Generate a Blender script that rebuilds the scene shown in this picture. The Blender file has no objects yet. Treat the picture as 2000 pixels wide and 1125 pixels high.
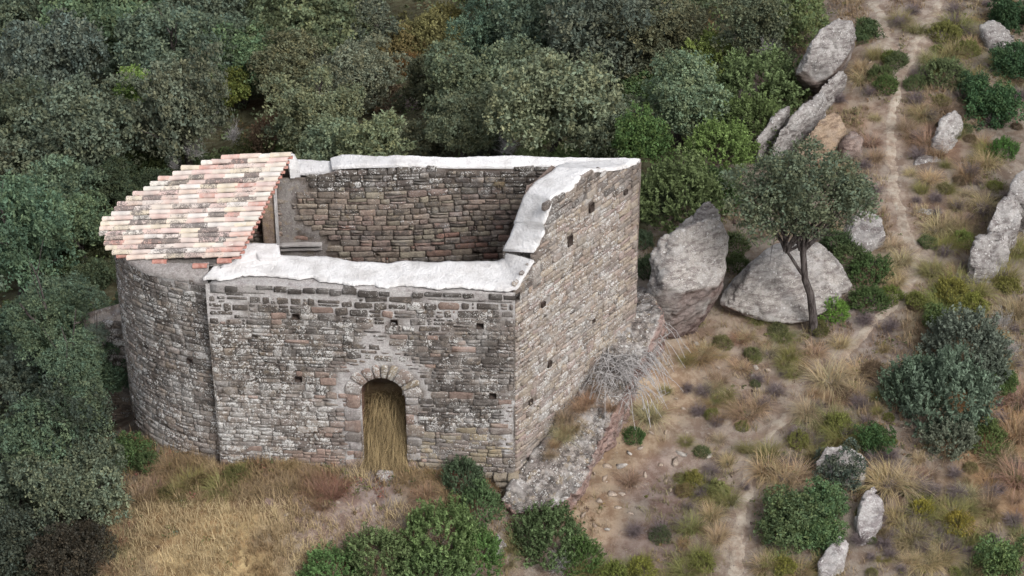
import bpy, math, time
import numpy as np
from mathutils import Vector, Matrix
T0 = time.time()
SC = bpy.context.scene
COL = SC.collection

# ------------------------------------------------------------------ camera, sky, sun, exposure
TH = math.radians(33.0); FPX = 4545.0
CAM = np.array([-0.1135, -40.972, 31.650])
cd = bpy.data.cameras.new('camera'); cam = bpy.data.objects.new('camera', cd); COL.objects.link(cam)
cam.location = CAM; cam.rotation_euler = (math.pi/2 - TH, 0, 0)
cd.sensor_width = 36; cd.lens = 36*FPX/2000; cd.clip_start = 0.5; cd.clip_end = 2000
SC.camera = cam
W = bpy.data.worlds.new('World'); SC.world = W; W.use_nodes = True
wn = W.node_tree.nodes; wl = W.node_tree.links
SUN_EL, SUN_AZ = math.radians(46), math.radians(142)      # azimuth from +Y towards +X
sky = wn.new('ShaderNodeTexSky'); sky.sky_type = 'NISHITA'; sky.sun_disc = False
sky.sun_elevation = SUN_EL; sky.sun_rotation = SUN_AZ; sky.air_density = 1.0; sky.dust_density = 3.5; sky.ozone_density = 1.0
hs = wn.new('ShaderNodeHueSaturation'); hs.inputs['Saturation'].default_value = 0.32
bg = wn['Background']; bg.inputs['Strength'].default_value = 0.14
wl.new(sky.outputs[0], hs.inputs['Color']); wl.new(hs.outputs[0], bg.inputs['Color'])
sl = bpy.data.lights.new('sun', 'SUN'); sl.energy = 1.4; sl.angle = math.radians(20); sl.color = (1, .985, .96)
so = bpy.data.objects.new('sun', sl); COL.objects.link(so)
sd = Vector((math.sin(SUN_AZ)*math.cos(SUN_EL), math.cos(SUN_AZ)*math.cos(SUN_EL), math.sin(SUN_EL)))
so.rotation_euler = sd.to_track_quat('Z', 'Y').to_euler(); so.location = (0, 0, 60)
SC.view_settings.view_transform = 'Standard'; SC.view_settings.look = 'None'
SC.view_settings.gamma = 1; SC.view_settings.use_curve_mapping = False
SC.view_settings.exposure = 0.55

# ------------------------------------------------------------------ numeric helpers
def ray(px, py):
    x = (px-1000)/FPX; y = (562.5-py)/FPX
    return np.array([x, math.cos(TH)+y*math.sin(TH), -math.sin(TH)+y*math.cos(TH)])
def atz(px, py, z):
    d = ray(px, py); return CAM+d*(z-CAM[2])/d[2]
def proj(P):
    v = np.asarray(P, float)-CAM
    w = v[..., 1]*math.cos(TH)-v[..., 2]*math.sin(TH); u = v[..., 1]*math.sin(TH)+v[..., 2]*math.cos(TH)
    return 1000+FPX*v[..., 0]/w, 562.5-FPX*u/w, w
def hash3(x, y, z, s):
    h = (x.astype(np.int64)*374761393+y.astype(np.int64)*668265263+z.astype(np.int64)*1440662683+s*974634777) & 0xffffffff
    h = ((h ^ (h >> 13))*1274126177) & 0xffffffff
    h = ((h ^ (h >> 16))*2246822519) & 0xffffffff
    return ((h ^ (h >> 15)) & 0xffffff)/float(0xffffff)
def vn(P, s=0):
    P = np.asarray(P, float); f = np.floor(P); t = P-f; t = t*t*(3-2*t); i = f.astype(np.int64); r = 0
    for a in (0, 1):
        for b in (0, 1):
            for c in (0, 1):
                w = (t[:, 0] if a else 1-t[:, 0])*(t[:, 1] if b else 1-t[:, 1])*(t[:, 2] if c else 1-t[:, 2])
                r = r+w*hash3(i[:, 0]+a, i[:, 1]+b, i[:, 2]+c, s)
    return r*2-1
def fbm(P, s=0, o=4, g=.5):
    P = np.asarray(P, float); r = 0; a = 1
    for k in range(o):
        r = r+a*vn(P*2**k+k*17.3, s+k); a *= g
    return r
def fbm2(x, y, s=0, o=4, g=.5):
    x = np.atleast_1d(x); return fbm(np.stack([x, np.atleast_1d(y), np.zeros_like(x)+.37], 1), s, o, g)

def unit(v): return v/np.maximum(np.linalg.norm(v, axis=-1, keepdims=True), 1e-9)
def mesh_np(name, V, F, mats, tint=None, wear=None, smooth=False, mi=None):
    """V (N,3); F list of (m,k) index arrays; tint / wear per-vertex colours"""
    me = bpy.data.meshes.new(name); V = np.asarray(V, np.float32)
    me.vertices.add(len(V)); me.vertices.foreach_set('co', V.ravel())
    F = [np.asarray(f, np.int32) for f in F if len(f)]
    li = np.concatenate([f.ravel() for f in F]); tot = np.concatenate([np.full(len(f), f.shape[1], np.int32) for f in F])
    st = np.concatenate([[0], np.cumsum(tot)[:-1]]).astype(np.int32)
    me.loops.add(len(li)); me.loops.foreach_set('vertex_index', li)
    me.polygons.add(len(tot)); me.polygons.foreach_set('loop_start', st); me.polygons.foreach_set('loop_total', tot)
    if mi is not None: me.polygons.foreach_set('material_index', np.asarray(mi, np.int32))
    if smooth: me.polygons.foreach_set('use_smooth', np.ones(len(tot), bool))
    for m in (mats if isinstance(mats, (list, tuple)) else [mats]): me.materials.append(m)
    for nm, a in (('tint', tint), ('wear', wear)):
        if a is not None:
            a = np.asarray(a, np.float32)
            if a.ndim == 1: a = np.tile(a, (len(V), 1))
            if a.shape[1] == 3: a = np.concatenate([a, np.ones((len(a), 1), np.float32)], 1)
            ca = me.attributes.new(nm, 'FLOAT_COLOR', 'POINT'); ca.data.foreach_set('color', a.ravel())
    me.update(calc_edges=True); me.validate()
    return me
def link(name, data, parent=None, loc=None):
    o = bpy.data.objects.new(name, data); COL.objects.link(o)
    if parent is not None: o.parent = parent
    if loc is not None: o.location = loc
    return o
def tag(o, label=None, cat=None, group=None, kind=None):
    if label: o['label'] = label
    if cat: o['category'] = cat
    if group: o['group'] = group
    if kind: o['kind'] = kind
    return o
class Acc:
    def __init__(s): s.V = []; s.F = {}; s.T = []; s.W = []; s.n = 0
    def add(s, V, F, tint=(1, 1, 1), wear=(0, 0, 0)):
        V = np.asarray(V, float)
        for f in F:
            f = np.asarray(f)
            if len(f): s.F.setdefault(f.shape[1], []).append(f+s.n)
        for L, a in ((s.T, tint), (s.W, wear)):
            a = np.asarray(a, float); L.append(np.tile(a, (len(V), 1)) if a.ndim == 1 else a)
        s.V.append(V); s.n += len(V)
    def build(s, name, mats, smooth=False):
        return mesh_np(name, np.concatenate(s.V), [np.concatenate(f) for f in s.F.values()], mats, np.concatenate(s.T), np.concatenate(s.W), smooth)

# ------------------------------------------------------------------ materials
def newmat(name, rough=.9, spec=.2):
    m = bpy.data.materials.new(name); m.use_nodes = True; nt = m.node_tree
    b = nt.nodes['Principled BSDF']; b.inputs['Roughness'].default_value = rough; b.inputs['Specular IOR Level'].default_value = spec*.6
    return m, nt, b
class NT:
    def __init__(s, nt):
        s.nt = nt; s.g = nt.nodes.new('ShaderNodeNewGeometry').outputs['Position']
    def N(s, t, **k):
        n = s.nt.nodes.new('ShaderNode'+t)
        for a, v in k.items(): setattr(n, a, v)
        return n
    def put(s, sock, v):
        if hasattr(v, 'is_linked') or isinstance(v, bpy.types.NodeSocket): s.nt.links.new(v, sock)
        else: sock.default_value = (*v, 1) if isinstance(v, tuple) and len(v) == 3 and sock.type == 'RGBA' else v
    def noise(s, sc, det=4, rough=.55, vec=None, dist=0):
        n = s.N('TexNoise'); n.inputs['Scale'].default_value = sc; n.inputs['Detail'].default_value = det
        n.inputs['Roughness'].default_value = rough; n.inputs['Distortion'].default_value = dist
        s.nt.links.new(vec or s.g, n.inputs['Vector']); return n.outputs['Fac']
    def vor(s, sc, vec=None, feat='F1', out='Distance'):
        n = s.N('TexVoronoi', feature=feat); n.inputs['Scale'].default_value = sc
        s.nt.links.new(vec or s.g, n.inputs['Vector']); return n.outputs[out]
    def math(s, op, a, b=0., c=0., clamp=False):
        n = s.N('Math', operation=op, use_clamp=clamp)
        for i, v in enumerate((a, b, c)): s.put(n.inputs[i], v)
        return n.outputs[0]
    def step(s, v, lo, hi, o0=0., o1=1.):
        n = s.N('MapRange', interpolation_type='SMOOTHSTEP')
        for i, x in enumerate((v, lo, hi, o0, o1)): s.put(n.inputs[i], x)
        return n.outputs[0]
    def mix(s, f, a, b, mode='MIX'):
        n = s.N('Mix', data_type='RGBA', blend_type=mode); s.put(n.inputs[0], f); s.put(n.inputs[6], a); s.put(n.inputs[7], b)
        return n.outputs[2]
    def attr(s, nm, out='Color'):
        n = s.N('Attribute', attribute_name=nm); return n.outputs[out]
    def sep(s, c):
        n = s.N('SeparateColor'); s.nt.links.new(c, n.inputs[0]); return n.outputs
    def bump(s, h, st, d=.02):
        n = s.N('Bump'); n.inputs['Strength'].default_value = st; n.inputs['Distance'].default_value = d
        s.nt.links.new(h, n.inputs['Height']); return n.outputs[0]
    def mapv(s, sc=(1, 1, 1), rot=(0, 0, 0)):
        n = s.N('Mapping'); n.inputs['Scale'].default_value = sc; n.inputs['Rotation'].default_value = rot
        s.nt.links.new(s.g, n.inputs['Vector']); return n.outputs[0]

def lichened(name, rot=None, warm=False, sp1=13, sp2=31, a1=.62, a2=.66):
    """stone whose crust is driven by the wear attribute: r dark crust, g pale lichen"""
    m, nt, b = newmat(name, .95, .1); k = NT(nt)
    w = k.sep(k.attr('wear')); dk, wh, ye = w[0], w[1], w[2]
    col = k.attr('tint')
    n0 = k.noise(1.3, 3); n1 = k.noise(7, 6, .65); n2 = k.noise(30, 5, .65); n3 = k.noise(85, 3, .6)
    col = k.mix(k.step(n1, .3, .7), col, k.mix(1., col, (.72, .68, .68), 'MULTIPLY'))
    if rot:
        st = k.noise(2.2, 7, .72, k.mapv((1, 1, 6), rot))
        col = k.mix(k.step(st, .47, .60, .0, .9), col, k.mix(1., col, (.5, .46, .47), 'MULTIPLY'))
    grain = k.step(n2, .25, .75, .72, 1.28)
    vm = k.N('VectorMath', operation='SCALE'); nt.links.new(col, vm.inputs[0]); nt.links.new(grain, vm.inputs['Scale']); col = vm.outputs[0]
    # dark crust in blotches
    f = k.math('ADD', k.math('MULTIPLY', n1, .55), k.math('MULTIPLY', n2, .45))
    thr = k.math('MULTIPLY_ADD', dk, -.36, .69)
    col = k.mix(k.math('MULTIPLY', k.step(f, thr, k.math('ADD', thr, .08)), .82), col, (.07, .062, .057))
    # grey-green bloom
    col = k.mix(k.math('MULTIPLY', k.step(n0, .45, .7), k.math('MULTIPLY', wh, .6)), col, (.33, .315, .30))
    # pale lichen rosettes
    vd = k.N('VectorMath', operation='ADD'); sc = k.N('VectorMath', operation='SCALE')
    nz = k.N('TexNoise'); nz.inputs['Scale'].default_value = 30; nt.links.new(k.g, nz.inputs['Vector'])
    nt.links.new(nz.outputs['Color'], sc.inputs[0]); sc.inputs['Scale'].default_value = .05
    nt.links.new(k.g, vd.inputs[0]); nt.links.new(sc.outputs[0], vd.inputs[1])
    v1 = k.vor(sp1, vd.outputs[0]); v2 = k.vor(sp2, vd.outputs[0])
    t1 = k.math('MULTIPLY', k.step(n1, .35, .65), k.math('MULTIPLY', wh, a1))
    s1 = k.step(v1, k.math('SUBTRACT', t1, .09), t1, 1., 0.)
    t2 = k.math('MULTIPLY', k.step(k.noise(4, 3), .3, .62), k.math('MULTIPLY', wh, a2))
    s2 = k.step(v2, k.math('SUBTRACT', t2, .1), t2, 1., 0.)
    sp = k.math('MAXIMUM', k.math('MULTIPLY', s1, k.step(n3, .36, .52)), s2)
    col = k.mix(k.math('MULTIPLY', sp, .88), col, k.mix(k.step(n1, .4, .6), (.50, .49, .475), (.60, .59, .57)))
    oc = k.math('MULTIPLY', k.step(k.noise(5.5, 4), .56, .66), ye)
    col = k.mix(oc, col, (.34, .24, .10))
    nb = k.noise(2.6, 9, .78); nb2 = k.noise(3.1, 9, .8, k.mapv((1, 1, 1), (.4, 1.1, .2)))
    col = k.mix(k.math('MULTIPLY', k.step(nb, .53, .60), k.math('MULTIPLY', wh, .62)), col, (.44, .42, .405))
    col = k.mix(k.math('MULTIPLY', k.step(nb2, .54, .61), k.math('MULTIPLY_ADD', dk, .75, .08)), col, (.095, .086, .08))
    nt.links.new(col, b.inputs['Base Color'])
    h = k.math('ADD', k.math('MULTIPLY', n2, .7), k.math('MULTIPLY', n3, .5))
    nt.links.new(k.bump(h, .85, .03), b.inputs['Normal'])
    return m
M_mason = lichened('lichened masonry')
M_rock = lichened('lichened sandstone', rot=(.5, -.35, .5), sp1=8, sp2=22, a1=.42, a2=.36)

def plaster():
    m, nt, b = newmat('lime mortar cap', .85, .2); k = NT(nt)
    n = k.noise(2.2, 6, .6); n2 = k.noise(18, 5, .6)
    col = k.mix(k.step(n, .42, .66), (.74, .725, .72), (.58, .56, .55))
    col = k.mix(k.math('MULTIPLY', k.step(k.noise(7, 8, .8), .59, .69), .55), col, (.40, .375, .36))
    col = k.mix(1., col, k.attr('tint'), 'MULTIPLY')
    nt.links.new(col, b.inputs['Base Color'])
    nt.links.new(k.bump(k.math('ADD', n2, k.noise(9, 6, .75)), .9, .035), b.inputs['Normal'])
    return m
M_plaster = plaster()

def tile_mat():
    m, nt, b = newmat('old clay tile', .9, .15); k = NT(nt)
    oi = k.N('ObjectInfo'); al = oi.outputs['Alpha']
    col = k.mix(1., oi.outputs['Color'], k.attr('tint'), 'MULTIPLY')
    n1 = k.noise(9, 5, .6); n2 = k.noise(45, 5, .7)
    col = k.mix(k.step(n1, .35, .68, 0., .5), col, (.54, .49, .45))
    f = k.math('ADD', k.math('MULTIPLY', n1, .35), k.math('MULTIPLY', n2, .65))
    t = k.math('MULTIPLY_ADD', al, -.24, .68)
    col = k.mix(k.math('MULTIPLY', k.step(f, t, k.math('ADD', t, .06)), .85), col, (.115, .10, .095))
    nt.links.new(col, b.inputs['Base Color']); nt.links.new(k.bump(n2, .5, .01), b.inputs['Normal'])
    return m
M_tile = tile_mat()

def leaf_mat(name, trans=.25, rough=.6):
    m, nt, b = newmat(name, rough, .25); k = NT(nt)
    oi = k.N('ObjectInfo')
    col = k.mix(1., oi.outputs['Color'], k.attr('tint'), 'MULTIPLY')
    nt.links.new(col, b.inputs['Base Color'])
    tr = k.N('BsdfTranslucent'); nt.links.new(col, tr.inputs['Color'])
    mx = k.N('MixShader'); mx.inputs[0].default_value = trans
    nt.links.new(b.outputs[0], mx.inputs[1]); nt.links.new(tr.outputs[0], mx.inputs[2])
    nt.links.new(mx.outputs[0], nt.nodes['Material Output'].inputs['Surface'])
    return m
M_leaf = leaf_mat('foliage'); M_grass = leaf_mat('dry grass', .2, .75)

def bark():
    m, nt, b = newmat('bark', .95, .1); k = NT(nt)
    n = k.noise(14, 6, .65, k.mapv((1, 1, .3)))
    col = k.mix(k.step(n, .35, .65), (.035, .028, .026), (.115, .10, .095))
    nt.links.new(k.mix(1., col, k.attr('tint'), 'MULTIPLY'), b.inputs['Base Color'])
    nt.links.new(k.bump(n, .8, .03), b.inputs['Normal']); return m
M_bark = bark()

def soil():
    m, nt, b = newmat('stony soil', .97, .08); k = NT(nt)
    col = k.attr('tint')
    n1 = k.noise(3.2, 7, .65); n2 = k.noise(24, 6, .7); n3 = k.noise(70, 3, .6)
    col = k.mix(k.step(n1, .38, .62), col, k.mix(1., col, (.66, .58, .55), 'MULTIPLY'))
    col = k.mix(k.step(n2, .55, .72, 0., .6), col, k.mix(1., col, (.45, .4, .4), 'MULTIPLY'))
    v = k.vor(16); vc = k.vor(16, out='Color')
    peb = k.math('MULTIPLY', k.step(v, .16, .26, 1., 0.), k.step(k.noise(2.5, 3), .5, .62))
    col = k.mix(k.math('MULTIPLY', peb, .6), col, k.mix(.35, (.36, .31, .27), vc, 'MULTIPLY'))
    nt.links.new(col, b.inputs['Base Color'])
    h = k.math('ADD', k.math('ADD', n2, k.math('MULTIPLY', n3, .4)), k.math('MULTIPLY', peb, .5))
    nt.links.new(k.bump(h, .8, .05), b.inputs['Normal']); return m
M_soil = soil()
def simple(name, c1, c2, sc=12, rough=.95):
    m, nt, b = newmat(name, rough, .1); k = NT(nt); n = k.noise(sc, 5, .65)
    nt.links.new(k.mix(k.step(n, .35, .65), c1, c2), b.inputs['Base Color']); nt.links.new(k.bump(n, .5, .02), b.inputs['Normal']); return m
M_twig = simple('bleached twigs', (.30, .285, .28), (.46, .44, .43), 20)
M_twigd = simple('dead heather twigs', (.13, .10, .10), (.24, .20, .20), 20)

# ------------------------------------------------------------------ terrain
ANCH = [(1010,950,-.35),(425,893,0),(700,920,0),(500,1050,-.1),(300,1050,-.3),(240,860,-.2),(900,1000,-.2),(750,1120,-.5),(300,1125,-.6),
 (100,1125,-1.6),(50,950,-2.2),(50,700,-3.6),(1100,1010,-1.0),(1180,900,-1.0),(1250,780,-.8),(1350,700,-.5),(1180,1100,-1.3),(1450,1100,-1.3),
 (1500,850,-.8),(1650,1100,-1.3),(1600,650,-.2),(1720,600,0),(1900,700,-.3),(2000,1000,-1.2),(2000,500,.3),(1780,480,.3),(1740,250,1.0),
 (1700,100,1.5),(1820,0,1.8),(2000,100,1.3),(2150,300,.6),(1500,300,.5),(1400,450,.4),(1300,420,.6),(1250,330,0),(1300,200,-1.3),(1200,50,-3.2),(1450,50,-.4),
 (1550,20,.8),(1000,250,-2.6),(900,100,-4.6),(700,200,-4.6),(500,250,-4.8),(500,30,-7),(200,150,-7),(0,0,-9),(100,350,-6),(200,500,-4.6),
 (30,500,-5.6),(1000,0,-6),(700,0,-7),(-300,300,-9),(-300,900,-5),(2300,900,-2),(1000,1400,-3),(300,1400,-3.2),(1800,1400,-2.5),(1000,-300,-10),(2000,-300,3),(160,860,-1.2),(1200,640,.9)]
AP = np.array([atz(a, b, c) for a, b, c in ANCH])
AP = np.concatenate([AP, [[-3, 2, .2], [-5, 2.2, .1], [0, 2.3, .5], [0, 5.5, .3], [-4, 5.5, -.8], [120, 60, 8], [-120, 60, -30], [0, 160, -30], [120, 160, 0], [-120, 160, -48], [0, -80, -8], [120, -60, -8], [-120, -60, -22]]])
_D = np.linalg.norm(AP[:, None, :2]-AP[None, :, :2], axis=2)
_A = np.zeros((len(AP)+3,)*2); _A[:len(AP), :len(AP)] = _D-np.eye(len(AP))*.35; _A[:len(AP), len(AP):] = np.c_[np.ones(len(AP)), AP[:, :2]]; _A[len(AP):, :len(AP)] = _A[:len(AP), len(AP):].T
_w = np.linalg.solve(_A, np.r_[AP[:, 2], 0, 0, 0])
def H(x, y, detail=True):
    x = np.atleast_1d(np.asarray(x, float)); y = np.atleast_1d(np.asarray(y, float)); r = _w[-3]+_w[-2]*x+_w[-1]*y
    for i in range(len(AP)): r = r+_w[i]*np.hypot(x-AP[i, 0], y-AP[i, 1])
    if detail: r = r+.10*fbm2(x*.9, y*.9, 5, 4)+.015*vn(np.stack([x*7, y*7, x*0], 1), 9)
    return r
def h1(x, y): return float(H(x, y)[0])
def ground(px, py, dz=0.):
    """pixel -> point on (terrain + dz)"""
    d = ray(px, py); z = -1.
    t = (np.linspace(-5, 14, 60)[::-1]-CAM[2])/d[2]
    P = CAM+d*t[:, None]; g = P[:, 2]-(H(P[:, 0], P[:, 1], False)+dz); i = np.where(g < 0)[0]
    if len(i) == 0:
        t = (np.linspace(-60, -5, 120)[::-1]-CAM[2])/d[2]; P = CAM+d*t[:, None]; g = P[:, 2]-(H(P[:, 0], P[:, 1], False)+dz); i = np.where(g < 0)[0]
        if len(i) == 0: return None
    i = max(i[0], 1); a = g[i-1]/(g[i-1]-g[i]+1e-9); p = P[i-1]+(P[i]-P[i-1])*min(max(a, 0), 1)
    return np.array([p[0], p[1], h1(p[0], p[1])])
PATH_PX = [(1432,1180),(1432,1125),(1440,1060),(1448,990),(1462,930),(1490,865),(1525,822),(1575,775),(1640,700),(1700,630),(1745,592),(1780,550),(1793,505),(1768,450),(1752,395),(1742,330),(1735,270),(1742,205),(1768,135),(1795,70),(1835,0),(1870,-60)]
PATH2_PX = [(1765,140),(1735,90),(1722,40),(1700,-10),(1690,-50)]
def dens(pts, step=.12):
    o = []
    for a, b in zip(pts[:-1], pts[1:]):
        n = max(2, int(np.linalg.norm(b-a)/step)); o += [a+(b-a)*t for t in np.linspace(0, 1, n, endpoint=False)]
    return np.array(o+[pts[-1]])
PATH = dens(np.array([ground(*p)[:2] for p in PATH_PX])); PATH2 = dens(np.array([ground(*p)[:2] for p in PATH2_PX]))
for Pq in (PATH, PATH2):                                   # round the corners
    for _ in range(12): Pq[1:-1] = (Pq[:-2]+Pq[2:]+2*Pq[1:-1])/4
def pdist(x, y):
    r = np.full(len(x), 1e9)
    for Pq in (PATH, PATH2):
        for q in Pq[::3]: r = np.minimum(r, np.hypot(x-q[0], y-q[1]))
    return r
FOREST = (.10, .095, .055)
BLOBS = [ # px, py, radius m, colour, strength
 (1200,880,1.8,(.30,.225,.15),1),(1300,750,1.6,(.31,.235,.16),1),(1150,1000,1.1,(.29,.215,.145),1),(1400,690,1.6,(.27,.21,.155),.9),(1300,950,1.3,(.20,.15,.13),.8),
 (1400,880,1.2,(.27,.22,.18),.8),(1300,1060,1.2,(.17,.125,.105),.8),(1500,720,1.3,(.24,.19,.15),.7),(1700,640,1.2,(.17,.14,.13),.8),
 (720,970,.9,(.27,.22,.20),.9),(650,1010,1.2,(.29,.22,.18),.8),(420,1050,2.0,(.34,.25,.13),1),(300,1000,1.3,(.24,.17,.09),.8),(550,930,1.2,(.20,.14,.10),.8),(850,960,1.0,(.22,.16,.11),.8),
 (1950,800,1.8,(.28,.17,.08),.9),(1960,950,1.6,(.24,.15,.08),.8),(1800,1000,1.5,(.22,.16,.11),.7),(1600,300,1.0,(.30,.20,.12),.9),(1650,220,1.0,(.27,.19,.13),.8),(1720,60,2,(.30,.24,.19),.8),
 (1820,430,1.6,(.24,.17,.12),.7),(1800,250,1.6,(.25,.16,.11),.7),(1850,600,1.6,(.20,.16,.09),.7),(1690,320,1.0,(.19,.15,.12),.7),(830,90,2.2,(.16,.13,.06),.9),(540,200,1.0,(.15,.10,.06),.7),(1700,480,1,(.22,.18,.12),.6),(1130,800,1,(.2,.13,.09),.7),(720,860,.8,(.3,.23,.12),.8)]
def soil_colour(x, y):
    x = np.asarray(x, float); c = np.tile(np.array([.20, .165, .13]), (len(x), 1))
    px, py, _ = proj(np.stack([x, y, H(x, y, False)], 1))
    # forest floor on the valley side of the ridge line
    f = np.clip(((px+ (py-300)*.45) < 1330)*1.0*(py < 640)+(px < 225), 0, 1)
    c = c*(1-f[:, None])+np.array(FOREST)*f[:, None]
    n = fbm2(x*1.1, y*1.1, 31, 3)
    for (a, b, r, k, s) in BLOBS:
        g = ground(a, b); d = np.hypot(x-g[0], y-g[1])/r+n*.35
        w = np.clip((1.15-d)/.5, 0, 1)*s; c = c*(1-w[:, None])+np.array(k)*w[:, None]
    w = np.clip((.75-pdist(x, y)+n*.2)/.5, 0, 1)*.6
    c = c*(1-w[:, None])+np.array([.30, .245, .195])*w[:, None]
    return c*np.array([1.2, 1.24, 1.30])*(1+.2*fbm2(x*2.7, y*2.7, 41, 3))[:, None]
def axis(lo, hi, a, b, st, far):
    m = np.arange(a, b, st); l = []; s = st; v = a
    while v > lo: s *= 1.22; v -= s; l.append(v)
    r = []; s = st; v = m[-1]
    while v < hi: s *= 1.22; v += s; r.append(v)
    return np.concatenate([l[::-1], m, r])
gx = axis(-400, 400, -17, 17, .13, 0); gy = axis(-300, 600, -9, 32, .13, 0)
X, Y = np.meshgrid(gx, gy); Z = H(X.ravel(), Y.ravel())
far = np.clip((np.hypot(X.ravel(), Y.ravel()-10)-45)/60, 0, 1)
Z = Z*(1-far*.0)
nx, ny = len(gx), len(gy); idx = np.arange(nx*ny).reshape(ny, nx)
Fq = np.stack([idx[:-1, :-1], idx[:-1, 1:], idx[1:, 1:], idx[1:, :-1]], -1).reshape(-1, 4)
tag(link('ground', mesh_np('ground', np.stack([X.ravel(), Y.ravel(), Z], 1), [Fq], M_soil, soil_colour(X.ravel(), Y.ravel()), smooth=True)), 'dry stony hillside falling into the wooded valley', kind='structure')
def ribbon(Pq, w0, seed, name, label):
    t = np.gradient(Pq, axis=0); t /= np.linalg.norm(t, axis=1)[:, None]; nrm = np.stack([-t[:, 1], t[:, 0]], 1)
    K = 9; s = np.linspace(-1, 1, K); n = len(Pq)
    wl_ = w0*(1+.8*fbm2(Pq[:, 0]*2.2, Pq[:, 1]*2.2, seed, 3)); wr_ = w0*(1+.8*fbm2(Pq[:, 0]*2.2+50, Pq[:, 1]*2.2, seed, 3))
    wd = np.where(s[None] < 0, wl_[:, None], wr_[:, None])*s[None]
    XY = Pq[:, None, :]+nrm[:, None, :]*wd[..., None]; XY = XY.reshape(-1, 2)
    z = H(XY[:, 0], XY[:, 1])+.012-.03*np.tile(np.abs(s)**3, n)
    id_ = np.arange(n*K).reshape(n, K); F = np.stack([id_[:-1, :-1], id_[:-1, 1:], id_[1:, 1:], id_[1:, :-1]], -1).reshape(-1, 4)
    c = np.array([.42, .365, .30])*(1+.18*fbm2(XY[:, 0]*3, XY[:, 1]*3, seed+3, 3))[:, None]
    tag(link(name, mesh_np(name, np.c_[XY, z], [F], M_soil, c, smooth=True)), label, kind='structure')
ribbon(PATH, .17, 3, 'footpath', 'narrow trodden dirt footpath winding up the ridge')
ribbon(PATH2, .22, 6, 'side_path', 'short side branch of the footpath at the top')

# ------------------------------------------------------------------ chapel: plan
def line_dir(a, b): d = (b-a)[:2]; return d/np.linalg.norm(d)
A = atz(1006, 568, 4.9)[:2]; B = atz(400, 548, 4.9)[:2]; Cc = atz(1253, 310, 6.)[:2]       # front right, front left, back right (outer)
Dl = atz(575, 303, 6.)[:2]                                                                  # back left (outer)
def inward(a, b, t):                                                                        # offset a line to its left
    d = (b-a)/np.linalg.norm(b-a); n = np.array([-d[1], d[0]]); return a+n*t, b+n*t
def isect(a, b, c, d):
    r = b-a; s = d-c; t = np.cross(c-a, s)/np.cross(r, s); return a+r*t
fa, fb = inward(B, A, .95); ra, rb = inward(A, Cc, .82); ba, bb = atz(575, 332, 6.)[:2], atz(1091, 322, 6.)[:2]
Ai = isect(fa, fb, ra, rb); Ci = isect(ra, rb, ba, bb)
print('plan', A, B, Cc, Dl, Ai, Ci)
def hit(px, py, a, b):
    """pixel ray with the vertical plane through plan line a-b -> (u along, z)"""
    d = ray(px, py); n = np.array([-(b-a)[1], (b-a)[0]]); t = ((a-CAM[:2])@n)/(d[:2]@n); p = CAM+d*t
    return ((p[:2]-a)@(b-a))/np.linalg.norm(b-a), p[2]
chapel = link('ruined_chapel', None)
tag(chapel, 'small roofless stone chapel with white-capped walls and a tiled round apse', 'chapel')

# ------------------------------------------------------------------ masonry
STONES = []      # (screen area, wall index, V, F, tint, wear)
WALLS = []
def stone_mesh(poly, S, prot, r, mid_depth=-.09, bulge=1.):
    """poly (n,2) in wall coords, counter-clockwise -> rounded block"""
    c = poly.mean(0); n = len(poly); rr = r.uniform(-1, 1, (n,))*.007
    o = [(c+(poly-c)*1.0, np.full(n, mid_depth)), (c+(poly-c)*1.0, np.full(n, prot-.014)), (c+(poly-c)*(1-.016/max(.03, np.abs(poly-c).max(0).min()*1.)), prot-.003+rr), (c+(poly-c)*.5, prot+.003*bulge+r.uniform(-1, 1, n)*.009)]
    V = np.concatenate([S(p[:, 0], p[:, 1], d) for p, d in o]); i = np.arange(n); j = (i+1) % n; F = []
    for k in range(3): F.append(np.stack([k*n+i, k*n+j, (k+1)*n+j, (k+1)*n+i], 1))
    return V, [np.concatenate(F), (3*n+i)[None, :]]
def rounded(u0, u1, v0, v1, r, skew=0.):
    """an irregular rounded rectangle"""
    w, h = u1-u0, v1-v0; cr = min(w, h)*r.uniform(.05, .24); P = []
    js = r.uniform(-1, 1, 4)*min(h, w)*.3
    cs = [(u0, v0, js[0]), (u1, v0, js[1]), (u1, v1, js[2]), (u0, v1, js[3])]
    for k, (x, y, j) in enumerate(cs):
        sx = 1 if k in (0, 3) else -1; sy = 1 if k in (0, 1) else -1
        a = np.array([x, y+sy*cr*r.uniform(.6, 1.3)]); b = np.array([x+sx*cr*r.uniform(.6, 1.5), y+j*.5*(1 if sy > 0 else 1)])
        a[0] += r.uniform(-.3, .3)*cr*.3
        P += [a, b] if k in (0, 2) else [b, a]
    P = np.array(P)
    # mid-points, slightly bowed
    Q = []
    for i in range(len(P)):
        Q.append(P[i]); n = P[(i+1) % len(P)]
        if np.linalg.norm(n-P[i]) > .14: Q.append((P[i]+n)/2+r.uniform(-1, 1, 2)*.010)
    return np.array(Q)
def in_any(u0, u1, v0, v1, holes):
    for h in holes:
        if u0 < h[1]-.01 and u1 > h[0]+.01 and v0 < h[3]-.01 and v1 > h[2]+.01: return h
    return None
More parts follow.
